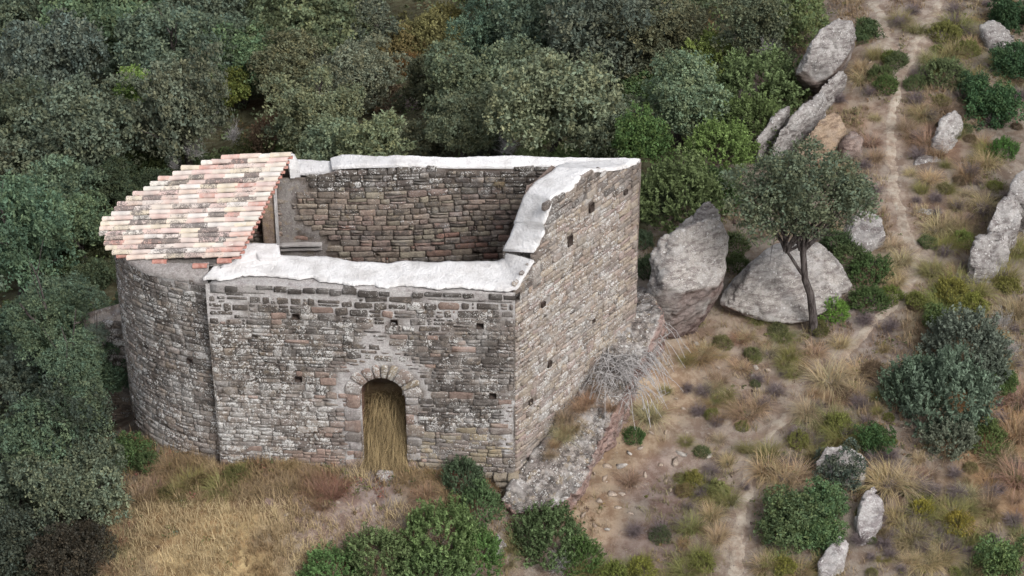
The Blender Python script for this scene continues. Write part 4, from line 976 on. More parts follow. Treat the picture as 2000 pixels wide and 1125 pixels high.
def blades(P, L, bend, wid, dirs, tilt, cols, nseg=3, heads=None):
    """grass blades: P base, L length, dirs (n,2) lean direction, tilt 0..1"""
    n = len(P); D = np.c_[dirs, np.zeros(n)]; side = np.c_[-dirs[:, 1], dirs[:, 0], np.zeros(n)]; V = []; T = []
    for k in range(nseg+1):
        s = k/nseg; a = tilt*.5+bend*s; hx = L*s*np.sin(a); hz = L*s*np.cos(a)
        c = P+D*hx[:, None]+np.array([0, 0, 1])*hz[:, None]; w = wid*(1-s)**.7 if k < nseg else wid*.05
        V += [c-side*w[:, None] if np.ndim(w) else c-side*w, c+side*w[:, None] if np.ndim(w) else c+side*w]; T += [cols*(.75+.4*s)]*2
    V = np.stack(V, 1).reshape(-1, 3); T = np.stack(T, 1).reshape(-1, 3); m = 2*(nseg+1); o = np.arange(n)[:, None]*m
    F = np.concatenate([o+np.array([[2*k, 2*k+1, 2*k+3, 2*k+2]]) for k in range(nseg)]); return V, F, T
TUS = []
for s in range(6):
    r = np.random.default_rng(400+s); n = 420; th = r.uniform(0, 2*math.pi, n); rr = r.random(n)**.5*.17; P = np.stack([rr*np.cos(th), rr*np.sin(th), 0*th], 1)
    lean = th+r.normal(0, .9, n)+.5*np.sin(-th-1.2); dr_ = np.stack([np.cos(lean), np.sin(lean)], 1); b0 = r.uniform(.65, 1.25, n)
    cols = np.stack([b0*(1+r.normal(0, .05, n)), b0, b0*r.uniform(.85, 1.1, n)], 1)
    V, F, T = blades(P, r.uniform(.14, .60, n), r.uniform(.2, 1.5, n), np.full(n, .0042), dr_, r.uniform(0, .9, n), cols, 4)
    TUS.append(mesh_np('grass_tussock', V, [F], M_grass, T))
def twig_mesh(seed, n=170, droop=.5, rad=.006, spread=1., h=.7, name='twigs', mat=None, sub=3):
    r = np.random.default_rng(seed); ac = Acc()
    for i in range(n):
        th = r.uniform(0, 2*math.pi); L = r.uniform(.5, 1.); d = np.array([math.cos(th)*spread, math.sin(th)*spread, 0]); t = np.linspace(0, 1, 6)
        el = r.uniform(.2, 1.); P = np.array([d*L*s*(.3+.7*s)*(1.1-el*.5)+np.array([0, 0, h*L*(el*1.5*s-droop*1.25*s*s)]) for s in t])+np.cumsum(r.normal(0, .022, (6, 3)), 0)
        tube(ac, P, np.linspace(rad*1.3, rad*.45, 6), 3)
        for _ in range(sub):
            e = P[r.integers(2, 5)]; q = e+(r.normal(0, .16, 3)+d*.12+[0, 0, .05]); tube(ac, [e, (e+q)/2+r.normal(0, .02, 3), q], [rad*.6, rad*.5, rad*.3], 3)
    return ac.build(name, mat or M_twig)
HEATH = [twig_mesh(500+s, 110, .1, .010, .9, .75, 'twigs', M_twigd, 4) for s in range(3)]
DEAD = [twig_mesh(520+s, 60, .0, .009, .8, 1.0, 'twigs', M_twig, 5) for s in range(2)]
print('veg protos', time.time()-T0)

# ------------------------------------------------------------------ where things are, in words
LM = [(700,400,'the roofless nave'),(330,400,'the tiled apse roof'),(300,700,'the apse wall'),(750,820,'the arched doorway'),(1120,640,'the gable wall'),(1350,540,'the overhanging boulder'),(1530,550,'the broad pale boulder'),
 (1570,370,'the lone oak'),(1690,440,'the rounded boulder'),(1610,100,'the top ridge slab'),(1560,230,'the long ridge slab'),(1745,250,'the upper footpath'),(1770,450,'the footpath bend'),(1450,960,'the lower footpath'),(1860,250,'the upper right rock'),
 (1940,440,'the right-edge outcrop'),(1850,740,'the blue-green juniper'),(1560,1020,'the round green bush'),(1700,990,'the white-crusted rock'),(1220,700,'the bleached dead shrub'),(860,1050,'the large front bush'),(1060,990,'the rock ledge foot'),(1250,900,'the bare scree'),
 (200,1000,'the lower left oak'),(450,1050,'the straw-coloured grass'),(100,650,'the left margin'),(60,60,'the top left corner'),(500,120,'the upper woodland'),(830,80,'the yellow clearing'),(1100,100,'the top centre'),(1390,60,'the lime-green tree'),(1970,60,'the top right corner'),(1960,1080,'the bottom right corner'),(200,250,'the left woodland'),(1180,1100,'the bottom edge')]
def where(px, py, avoid=()):
    L = sorted(((math.hypot(px-a, py-b), a, b, n) for a, b, n in LM if n not in avoid))
    d, a, b, n = L[0]; dx, dy = px-a, py-b
    if d < 38: s = 'beside '+n
    elif abs(dx) > 2*abs(dy): s = ('right of ' if dx > 0 else 'left of ')+n
    elif abs(dy) > 2*abs(dx): s = ('below ' if dy > 0 else 'above ')+n
    else: s = ('below right of ' if dx > 0 and dy > 0 else 'below left of ' if dy > 0 else 'above right of ' if dx > 0 else 'above left of ')+n
    return s+', towards '+L[1][3]
rv = np.random.default_rng(11)
C_OAK = (.142, .172, .098); C_OAKB = (.142, .176, .118); C_GREY = (.19, .22, .135); C_GRN = (.135, .18, .075); C_LIME = (.20, .27, .075); C_JUN = (.135, .172, .118); C_BRN = (.12, .10, .05); C_YEL = (.22, .20, .08); C_LT = (.20, .27, .12)
def colr(o, c, j=.1):
    o.color = (c[0]*rv.uniform(1-j, 1+j), c[1]*rv.uniform(1-j, 1+j), c[2]*rv.uniform(1-j, 1+j), 1)
def crown_at(px, py, rpx, hk):
    """ground point so that a crown of rpx pixels, centred hk*R above ground, appears at px,py"""
    Rr = rpx/80.
    for _ in range(4):
        g = ground(px, py, hk*Rr)
        if g is None: return None, None
        w = proj(np.array([g[0], g[1], g[2]+hk*Rr]))[2]; Rr = rpx*w/FPX
    return g, Rr
USED = {}
def tree(px, py, rpx, col, desc, hk=1.15, sq=1., v=None, group='oaks of the valley woodland', cat='tree', name='holm_oak', label=None):
    g, Rr = crown_at(px, py, rpx, hk)
    if g is None: return None
    v = rv.integers(len(OAKS)) if v is None else v
    o = link(name, None, None, (g[0], g[1], g[2])); o.rotation_euler = (rv.normal(0, .10), rv.normal(0, .10), rv.uniform(0, 6.28)); o.scale = (Rr, Rr*rv.uniform(.82, 1.15), Rr*sq*rv.uniform(.88, 1.18))
    c = link('crown', OAKS[v][0], o, (0, 0, hk)); colr(c, col); t = link('trunk', OAKS[v][1], o, (0, 0, hk)); t.color = (1, 1, 1, 1)
    return tag(o, label or (desc+' '+where(px, py)), cat, group)
def bush(px, py, rpx, col, desc, kind='bush', hk=.45, sq=1., group='green shrubs', cat='shrub', name='shrub', label=None):
    g, Rr = crown_at(px, py, rpx, hk)
    if g is None: return None
    P = BUSH if kind == 'bush' else FINE
    me = P[rv.integers(len(P))]
    o = link(name, me, None, (g[0], g[1], g[2]+hk*Rr*(.95 if kind == 'bush' else .35))); o.rotation_euler.z = rv.uniform(0, 6.28); o.scale = (Rr, Rr*rv.uniform(.88, 1.1), Rr*sq*rv.uniform(.92, 1.08)); colr(o, col, .07)
    return tag(o, label or (desc+' '+where(px, py)), cat, group)

# ---- woodland behind and left of the chapel: every crown one can tell apart
D_, G_, B_ = 'dark holm oak', 'grey-green holm oak', 'bluish holm oak'
for a in [(40,30,95,C_OAK,D_),(235,30,120,C_OAK,D_),(420,20,110,C_OAKB,B_),(95,140,115,C_OAKB,D_),(330,110,110,C_OAKB,D_),(470,110,95,C_OAK,D_),(165,245,120,C_OAKB,B_),(20,270,100,C_OAK,D_),(90,380,110,C_OAKB,B_),
 (380,235,105,C_OAKB,G_),(600,40,115,C_OAK,G_),(680,40,85,C_OAKB,D_),(560,130,85,C_OAK,D_),(700,135,78,C_GREY,'rounded light grey-green oak'),(620,225,90,C_GREY,G_),(860,165,80,(.085,.085,.05),'brownish-green oak'),
 (985,72,78,C_OAKB,B_),(1080,55,95,C_OAKB,B_),(1200,60,115,C_OAKB,D_),(1310,70,90,C_OAK,D_),(960,180,100,C_OAKB,B_),(1085,200,130,C_GREY,'broad grey-green oak'),(900,250,75,C_GREY,G_),(1330,190,90,C_GREY,'grey-leaved oak'),
 (1480,40,80,C_OAK,D_),(30,480,105,C_OAKB,D_),(150,440,85,C_OAK,D_),(250,370,70,(.06,.075,.04),D_),(1170,240,70,C_GREY,G_),(500,-30,120,C_OAK,D_),(960,-40,85,C_OAK,D_),(150,-60,120,C_OAK,D_),(1120,-60,110,C_OAKB,D_),(1350,-50,100,C_OAK,D_),(740,-50,100,C_OAK,D_),
 (-90,120,120,C_OAK,D_),(-100,350,120,C_OAKB,D_),(-120,600,120,C_OAKB,D_),(-110,850,120,C_OAK,D_)]:
    tree(*a)
# lower-left trees in front of the slope
for a in [(165,745,62,(.10,.13,.08),'pale grey-green oak'),(105,600,85,C_JUN,G_),(60,640,100,(.085,.11,.07),G_),(150,690,85,(.085,.11,.07),'pale grey-green oak'),(60,790,115,C_JUN,B_),(150,850,100,(.072,.10,.07),B_),(40,920,110,C_OAKB,D_),(150,950,90,C_OAKB,D_),(30,1070,90,(.06,.07,.045),D_),(130,1100,70,(.06,.06,.04),'thin dark oak')]:
    tree(*a, hk=2.2 if a[0] > 140 and a[1] < 800 else .95, group='oaks below the apse')
def tree_at(px, py, z, rpx, col, desc, v=0):
    p = atz(px, py, z); Rr = rpx*proj(p)[2]/FPX; g = h1(p[0], p[1]); o = link('holm_oak', None, None, (p[0], p[1], g)); hk = (z-g)/Rr; o.scale = (Rr,)*3; o.rotation_euler.z = rv.uniform(0, 6.28)
    c = link('crown', OAKS[v][0], o, (0, 0, hk)); colr(c, col); t = link('trunk', OAKS[v][1], o, (0, 0, hk)); t.scale = (1, 1, max(1, hk/1.25))
    return tag(o, desc+' '+where(px, py), 'tree', 'oaks below the apse')
tree_at(150, 700, 1.3, 62, (.15,.18,.12), 'pale grey-green oak', 1); tree_at(105, 640, 1.2, 75, (.14,.175,.11), 'grey-green oak', 2); tree_at(160, 800, .7, 70, (.13,.17,.11), 'grey-green oak', 3); tree_at(95, 850, .4, 90, (.12,.15,.10), 'broad grey-green oak', 4); tree_at(185, 655, 1.7, 26, (.15,.18,.12), 'slim pale oak', 5)
bs = [(1040,288,36,C_LT,'fresh light-green shrub','fine'),(1105,290,27,C_LT,'small fresh light-green shrub','fine'),(1390,45,55,C_LIME,'lime-green shrub','fine'),(1480,120,80,C_GRN,'soft green shrub','fine'),(1560,30,60,C_GRN,'dark green shrub','bush'),
 (1410,235,58,(.15,.23,.07),'bright green juniper','fine'),(1330,330,80,C_GRN,'feathery green shrub','fine'),(1470,200,70,(.10,.14,.05),'olive-green shrub','fine'),(1250,270,55,(.09,.14,.045),'leafy green shrub','bush'),(1260,180,55,C_GRN,'green shrub','bush'),
 (1400,350,50,(.075,.105,.045),'dark feathery shrub','fine'),(1280,380,50,C_GRN,'feathery shrub','fine'),(1290,400,45,(.07,.09,.05),'thin grey-green shrub','fine'),(1535,175,50,(.10,.13,.05),'olive shrub','fine'),
 (270,170,45,C_LIME,'lime-green young shrub','bush'),(450,160,40,(.13,.15,.04),'yellowish shrub','bush'),(830,55,55,C_YEL,'yellow-green broom','fine'),(780,80,45,C_YEL,'yellowish broom','fine'),(870,35,40,C_YEL,'mustard-coloured broom','fine'),(800,130,35,(.19,.12,.05),'brownish broom','fine'),
 (650,285,60,C_GREY,'low grey-green shrub','bush'),(730,285,60,C_GREY,'low pale shrub','bush'),(560,285,50,C_GRN,'low green shrub','bush'),(500,300,45,(.09,.10,.04),'low olive shrub','bush'),(820,285,60,C_GREY,'low grey-green shrub','bush'),(960,285,50,(.11,.12,.09),'greyish shrub','fine'),(1170,290,50,C_OAK,'dark shrub','bush'),
 (330,300,60,(.075,.09,.04),'olive-green shrub','bush'),(260,340,60,(.07,.085,.035),'dark olive shrub','bush'),(420,320,50,(.07,.09,.04),'dark shrub','bush'),(180,480,60,(.07,.085,.04),'brownish-green shrub','bush'),(190,540,50,(.085,.11,.06),'grey-green shrub','bush'),(100,520,60,(.07,.09,.04),'dark green shrub','bush'),
 (760,200,45,(.14,.11,.07),'reddish-brown shrub','bush'),(540,190,40,(.17,.11,.07),'rusty dry shrub','fine'),(520,235,35,(.17,.11,.07),'rusty dry shrub','fine'),(230,600,45,(.10,.12,.08),'grey-green shrub','bush'),(175,780,45,(.07,.10,.05),'dark bush','bush'),
 (250,880,48,(.075,.125,.045),'bright green bush','bush'),(290,900,28,(.09,.13,.05),'small green bush','fine'),(160,1040,60,(.07,.07,.045),'dark tangled bush','bush'),(230,960,35,(.08,.075,.045),'brownish bush','bush'),(200,1080,45,(.07,.06,.045),'dark brown bush','bush')]
HKB = {(1040,288): 1.5, (1105,290): 1.5, (1390,45): 2.0, (1410,235): 1.7, (270,170): 2.6, (450,160): 2., (1480,120): 1.2, (1560,30): 1.1, (1470,200): 1.2, (1330,330): 1.2, (1400,350): 1., (830,55): .8, (780,80): .8, (870,35): .8, (540,190): 2.4, (520,235): 2., (1250,270): 1.5, (730,285): 1.2, (650,285): 1.2}
for (x, y, s, c, d, k) in bs: bush(x, y, s*(1.2 if (x, y) in HKB else 1), c, d, k, hk=HKB.get((x, y), .45), group='shrubs of the woodland edge')
# foreground and right-hand bushes
for (x, y, s, c, d, k, q) in [
 (740,1085,80,(.125,.185,.075),'left lobe of bright green bush','fine',.9),(860,1050,95,(.125,.185,.075),'large bright green bush','fine',1.),(830,1120,90,(.11,.168,.07),'low green bush','fine',.9),(650,1110,70,(.11,.18,.065),'low green bush','fine',.8),(930,1080,60,(.11,.185,.06),'rounded green bush','fine',1.),
 (905,935,48,(.075,.115,.06),'upright dark green bush','fine',1.3),(935,985,50,(.10,.152,.065),'dark green bush','fine',1.1),
 (1070,1040,70,(.10,.155,.06),'feathery green bush','fine',1.),(1130,1080,45,(.085,.13,.045),'green bush','fine',1.),(1035,1050,38,(.08,.11,.055),'grey-green bush','fine',1.),
 (1610,985,55,(.105,.155,.07),'upper lobe of round dark green bush','bush',1.),(1540,1015,75,(.105,.155,.07),'round dark green bush','bush',1.),(1600,1040,55,(.105,.155,.07),'dark green bush','bush',1.),
 (1645,915,52,(.095,.115,.085),'small grey-green bush','bush',1.2),(1705,862,42,(.07,.12,.045),'small green bush','bush',1.),
 (1845,770,105,C_JUN,'large blue-green juniper','fine',1.15),(1785,750,70,C_JUN,'left lobe of blue-green juniper','fine',1.1),(1890,670,85,C_JUN,'upper part of blue-green juniper','fine',1.1),(1860,850,60,C_JUN,'lower part of blue-green juniper','fine',1.),(1930,720,55,C_JUN,'right part of blue-green juniper','fine',1.),
 (1960,745,35,(.10,.15,.05),'green bush','bush',1.),(1930,850,45,(.11,.15,.05),'light green bush','fine',.9),(1960,1090,60,(.125,.185,.075),'bright green bush','bush',1.),(1830,620,32,(.10,.15,.05),'small leafy green bush','bush',1.),
 (1625,605,32,(.15,.24,.05),'bright light-green round shrub','fine',1.1),(1700,520,50,(.075,.11,.04),'dark green bush','fine',.8),(1660,500,40,(.075,.11,.045),'dark green bush','fine',.8),(1700,580,40,(.085,.12,.045),'green bush','fine',.8),(1635,470,35,(.07,.10,.045),'green shrub','fine',.9),
 (1940,200,62,(.06,.115,.045),'dark green bush','bush',1.),(1900,170,40,(.06,.10,.045),'dark green bush','bush',1.),(1985,120,55,(.055,.10,.045),'dark bush','bush',1.),(1975,30,50,(.05,.085,.04),'dark bush','bush',1.),(1960,290,30,(.08,.15,.045),'small bright green bush','fine',1.),
 (1435,470,28,(.10,.13,.05),'small olive shrub','fine',.9),(1440,510,26,(.09,.13,.05),'small olive shrub','fine',.9),(1270,520,30,(.10,.14,.075),'small grey-green shrub','fine',1.2),(1255,470,24,(.11,.15,.09),'small blue-green shrub','fine',1.2),
 (1240,850,25,(.08,.12,.045),'small green plant','fine',.7),(1690,60,35,(.075,.11,.05),'dark green shrub','bush',1.),(1750,115,26,(.09,.12,.05),'low green shrub','fine',.8),(1845,140,45,(.12,.16,.07),'pale green shrub','fine',.9),(1790,160,26,(.10,.13,.06),'small green shrub','fine',.8),(1720,140,30,(.10,.13,.05),'green shrub','fine',.8),(1730,165,28,(.09,.13,.04),'green shrub','fine',.8)]:
    bush(x, y, s, c, d, k, sq=q, group='bushes around the chapel rock and footpath', name='bush', cat='bush')
print('woods', time.time()-T0)

# ---- the lone oak
tk = ground(1590, 652); r = np.random.default_rng(77)
def at_depth(px, py, yoff=0.):      # point at the tree's own distance
    d = ray(px, py); t = (tk[1]+yoff-CAM[1])/d[1]; return CAM+d*t
hero = link('lone_oak', None, None, tk); tag(hero, 'lone holm oak with a bare leaning trunk in front of the broad pale boulder', 'tree')
ac = Acc(); T1 = np.array([at_depth(x, y)-tk for x, y in [(1590,660),(1588,620),(1583,575),(1572,545),(1570,515),(1568,490)]])
tube(ac, T1, [.13, .105, .095, .085, .08, .075], 9)
fork = T1[3]; hc = at_depth(1562, 382)-tk
me, Cn, cr = crown_mesh(909, ncl=46, nleaf=21000, leaf=.032, flat=.70, clr=(.14, .27), gap=.06, up=.2, tl=.035, var=.16, low=-.55)
SX, SZ = 1.80, 1.74
W_ = Cn*[SX, 1.5, SZ]+hc
for e, rr in [((1540,505), .055), ((1530,470), .04)]: pass
tube(ac, wig(T1[3], at_depth(1535, 488)-tk, 6, r, .06), np.linspace(.045, .035, 6), 7); q2 = at_depth(1535, 488)-tk
for c in W_[r.choice(len(W_), 26, False)]:
    st = T1[5] if r.random() < .6 else q2; p = wig(st, c, 8, r, .14); tube(ac, p, np.linspace(.042, .008, 8), 5)
    for _ in range(3): e = p[r.integers(3, 7)]; tube(ac, wig(e, e+r.normal(0, .28, 3)+[0, 0, .1], 4, r, .15), np.linspace(.012, .004, 4), 4)
link('trunk', ac.build('trunk', M_bark, True), hero)
c = link('crown', me, hero, hc); c.scale = (SX, 1.5, SZ); c.color = (.130, .155, .098, 1)

# ---- dead, bleached shrub against the gable wall
g = atz(1190, 700, 1.25)
r = np.random.default_rng(88); ac = Acc()
for i in range(380):
    px = r.normal(1212, 20); py = r.normal(678, 36); p0 = atz(px, py, 1.25+.4*(1215-px)/100); th = r.uniform(0, 6.28); L = r.uniform(.5, 1.4)
    d = np.array([math.cos(th)*.7+.12, math.sin(th)*.45-.25, 0])*L; t = np.linspace(0, 1, 7); up_ = r.uniform(.1, .75)*L
    P = np.array([p0+d*s+np.array([0, 0, up_*s*1.8-(up_*1.7+.42*L)*s*s]) for s in t])+np.cumsum(r.normal(0, .022, (7, 3)), 0)
    tube(ac, P, np.linspace(.012, .006, 7), 3)
    for _ in range(2): e = P[r.integers(2, 6)]; q = e+r.normal(0, .13, 3); tube(ac, [e, (e+q)/2+r.normal(0, .02, 3), q], [.008, .006, .005], 3)
o_ = atz(1212, 720, 1.0); ac.V = [v-o_ for v in ac.V]
tag(link('dead_shrub', ac.build('dead_shrub', M_twig), None, o_), 'tangled bleached dead shrub with arching grey branches on the rock ledge', 'dead shrub')
# dark scrub above the dead shrub
for (x, y, s, c, d) in [(1265,570,34,(.11,.11,.07),'thin brownish-green shrub'),(1255,610,26,(.11,.10,.07),'thin dry shrub'),(1285,590,24,(.10,.11,.06),'thin olive shrub')]:
    bush(x, y, s, c, d, 'fine', hk=2.2, group='thin shrubs at the back corner', name='scrub_bush', cat='shrub')
# dead twigs and grey heather
for (x, y, s, m, d) in [(400,235,45,DEAD,'grey leafless shrub'),(380,280,35,DEAD,'grey leafless shrub'),(60,440,55,DEAD,'grey leafless shrub'),(455,255,30,DEAD,'bare twiggy shrub'),(600,110,40,DEAD,'bare twiggy shrub'),(70,1040,45,DEAD,'bare grey shrub'),(990,280,35,DEAD,'bare twiggy shrub'),(1500,90,30,DEAD,'bare twiggy branches'),
 (1085,1105,35,DEAD,'bleached twiggy shrub'),(340,315,22,DEAD,'bare twiggy shrub'),(800,205,35,HEATH,'purplish heather'),(1960,630,35,DEAD,'dead branches'),(1980,680,28,DEAD,'dead branches'),
 (1370,960,30,HEATH,'dark dead heather'),(1290,1030,34,HEATH,'dark dead heather'),(1240,1040,30,HEATH,'purplish dead heather'),(1690,320,22,HEATH,'dark heather'),(1700,180,22,HEATH,'dark heather'),(1690,620,30,HEATH,'grey dead heather'),(1740,630,30,HEATH,'grey dead heather'),
 (1810,955,38,HEATH,'dark dead heather'),(1870,960,34,HEATH,'dark dead heather'),(1935,960,32,HEATH,'grey dead heather'),(1980,1010,32,HEATH,'grey dead heather'),(1800,1070,28,HEATH,'purplish dead heather'),(1560,850,28,HEATH,'dark heather'),(1480,740,22,HEATH,'grey heather'),(1400,830,20,HEATH,'grey heather'),(1680,780,28,HEATH,'grey heather'),(1660,830,22,HEATH,'grey heather'),(1900,330,26,HEATH,'grey heather'),(1870,400,22,HEATH,'purplish heather'),(1640,190,22,HEATH,'dark heather'),(1455,950,16,HEATH,'dark heather'),(1740,890,28,HEATH,'dark heather'),(1350,640,18,HEATH,'grey heather')]:
    hk_ = 2.4 if m is DEAD and x < 1520 and y < 460 else .4; g, Rr = crown_at(x, y, s, hk_)
    if g is None: continue
    if hk_ > 1: g = g+[0, 0, (hk_-.6)*Rr]
    o = link('dead_heather' if m is HEATH else 'leafless_shrub', m[rv.integers(len(m))], None, g); o.scale = (Rr*1.1,)*3; o.rotation_euler.z = rv.uniform(0, 6.28)
    tag(o, d+' '+where(x, y), 'dead shrub', 'dead twiggy shrubs')

# ---- grass tussocks one can count
STRAW = (.43, .35, .21); OCH = (.33, .245, .145); OLV = (.24, .22, .10); YG = (.23, .23, .085); RUST = (.34, .235, .165)
REDW = (.27, .155, .11)
tl = [(1270,800,34,STRAW),(1575,795,34,STRAW),(1620,720,40,STRAW),(1680,710,34,STRAW),(1500,910,36,STRAW),(1530,930,40,STRAW),(1555,915,34,STRAW),(1500,880,28,OLV),(1620,815,34,OLV),(1640,850,30,YG),(1380,945,34,YG),(1350,930,28,YG),(1420,970,28,YG),(1350,1020,30,OLV),(1370,1080,34,OLV),(1340,1100,30,YG),(1300,1120,28,YG),
 (1400,1040,28,STRAW),(1390,1000,26,STRAW),(1520,1090,30,YG),(1490,1095,26,STRAW),(1560,1110,28,OCH),(1600,1100,24,OLV),(1730,930,40,STRAW),(1770,940,36,STRAW),(1800,985,34,YG),(1860,1010,34,YG),(1890,1040,30,YG),(1750,1000,34,OCH),(1780,1040,34,OCH),(1840,1080,30,OCH),(1900,1100,30,OLV),
 (1950,880,40,RUST),(1980,830,44,RUST),(1990,760,40,RUST),(1985,920,40,RUST),(1960,700,30,OCH),(1900,560,34,YG),(1860,540,36,YG),(1840,580,34,YG),(1960,530,34,YG),(1980,600,34,OCH),(1900,600,30,OLV),(1930,640,30,OCH),(1990,480,30,YG),
 (1830,430,30,STRAW),(1870,420,30,OCH),(1880,450,26,OLV),(1850,470,26,YG),(1800,360,20,YG),(1850,360,20,YG),(1810,270,28,RUST),(1790,260,26,RUST),(1830,290,26,RUST),(1800,210,26,OCH),(1840,200,26,RUST),(1770,240,24,RUST),(1920,390,28,STRAW),(1890,330,28,OCH),(1925,310,24,STRAW),
 (1760,500,26,STRAW),(1750,540,24,STRAW),(1745,470,20,STRAW),(1730,520,24,STRAW),(1820,520,26,OLV),(1830,120,34,YG),(1860,90,34,OLV),(1790,50,24,OLV),(1870,40,30,YG),(1900,70,26,STRAW),(1760,30,24,OLV),(1690,140,26,STRAW),(1680,120,22,STRAW),(1710,100,24,OLV),(1660,300,22,RUST),(1700,270,24,RUST),(1710,300,20,RUST),(1650,330,20,OCH),
 (1480,620,24,OLV),(1460,650,22,STRAW),(1530,700,22,OLV),(1500,680,22,STRAW),(1550,720,20,OLV),(1590,680,24,STRAW),(1640,660,24,STRAW),(1480,790,22,STRAW),(1440,800,16,STRAW),(1400,770,16,OLV),(1420,900,20,STRAW),(1340,860,18,OLV),(1380,880,16,STRAW),(1460,870,22,OLV),(1230,930,24,RUST),(1300,760,14,OLV),(1620,770,24,STRAW),(1670,750,26,STRAW),(1590,760,22,OCH),
 (270,960,34,OCH),(300,940,30,RUST),(250,1010,28,OCH),(350,950,32,OLV),(380,930,30,YG),(430,940,30,OLV),(470,920,26,YG),(500,950,24,OCH),(560,940,24,OCH),(330,900,26,OCH),(620,950,28,REDW),(650,960,26,REDW),(640,925,24,REDW),(665,945,24,REDW),(630,980,20,REDW),(245,1040,26,REDW),(600,920,22,OCH),(560,900,20,OCH),(460,900,18,OCH),(380,895,20,OCH),(800,930,24,OCH),(850,920,22,OCH),(830,960,24,OCH),(790,905,16,STRAW),(870,955,22,STRAW),(950,910,20,OCH),(965,930,22,OCH),(220,1100,34,RUST),(240,1060,30,OCH),(890,975,20,OCH),
 (1110,830,26,OCH),(1100,810,24,RUST),(1130,790,24,RUST),(1145,775,22,RUST),(1095,845,22,STRAW),(1080,860,18,OCH),(1160,755,18,RUST),(1070,880,14,RUST),(1190,790,20,OCH),(1000,1060,24,OLV),(990,1090,24,OCH),(1190,1100,30,YG),(1230,1115,28,YG),(1150,1110,28,OLV),(1260,1090,22,OLV),(975,358,14,STRAW)]
NM = {REDW: 'dull red', STRAW: 'straw-coloured', OCH: 'ochre', OLV: 'olive', YG: 'yellow-green', RUST: 'rust-brown'}
for (x, y, s, c) in tl:
    onrock = 1060 < x < 1200 and 740 < y < 890; inwall = (x, y) == (975, 358)
    if onrock: g = atz(x+4, y+10, .15+1.55*(930-y)/300.); w_ = proj(g)[2]
    elif inwall: q, z = bk(975, 352, .04); g = np.array([q[0], q[1], z]); w_ = proj(g)[2]
    else:
        g = ground(x, y+s*.55)
        if g is None: continue
        w_ = proj(g)[2]
    k_ = s*w_/FPX/.38*1.15
    o = link('grass_tussock', TUS[rv.integers(6)], None, g-[0, 0, .02]); o.scale = (k_*rv.uniform(.8, 1.35), k_*rv.uniform(.8, 1.2), k_*rv.uniform(.7, 1.05)); o.rotation_euler.z = rv.uniform(0, 6.28); colr(o, c, .08)
    if inwall: o.rotation_euler = (2.6, 0, 0)
    tag(o, ('small ' if s < 24 else '')+NM[c]+' grass tussock '+('on the ledge below the gable wall, '+('upper end' if y < 790 else 'lower end') if onrock else 'hanging from the inside of the back wall' if inwall else where(x, y)), 'grass tussock', 'grass tussocks')
# dense sprig shrubs (broom, yellow-green)
for (x, y, s, c) in [(1400,955,26,YG),(1355,935,26,(.22,.23,.06)),(1800,990,26,(.27,.24,.05)),(1870,1020,30,(.27,.22,.05)),(1640,830,34,(.19,.20,.06)),(1860,565,38,(.20,.21,.05)),(1900,590,30,(.20,.21,.05)),(1250,1110,30,(.20,.22,.05)),(1370,1095,28,(.19,.20,.06)),(1535,1105,26,(.22,.21,.05)),(1450,830,16,(.19,.20,.07)),(460,925,26,(.13,.13,.05)),(390,940,24,(.13,.11,.05)),(330,960,22,(.10,.09,.04)),(1790,585,24,(.16,.19,.05)),(1880,465,22,(.17,.20,.06)),(1845,60,30,(.17,.17,.06)),(1890,90,26,(.17,.17,.06)),(1200,1120,30,(.15,.19,.05)),(1950,500,28,(.22,.19,.05)),(1970,555,26,(.20,.19,.05)),(1520,640,20,(.12,.14,.06)),(1500,600,20,(.12,.13,.06)),(1470,690,18,(.15,.15,.07)),(1560,860,24,(.19,.19,.06)),(1740,110,20,(.15,.17,.05)),(1290,1040,24,(.10,.11,.06)),(1600,640,22,(.14,.13,.05)),(1740,570,26,(.15,.17,.05))]:
    bush(x, y, s, c, 'low yellow-green sprig shrub', 'fine', sq=.9, group='yellow-green broom shrubs', name='broom_shrub')
rx = np.random.default_rng(31); put_ = []
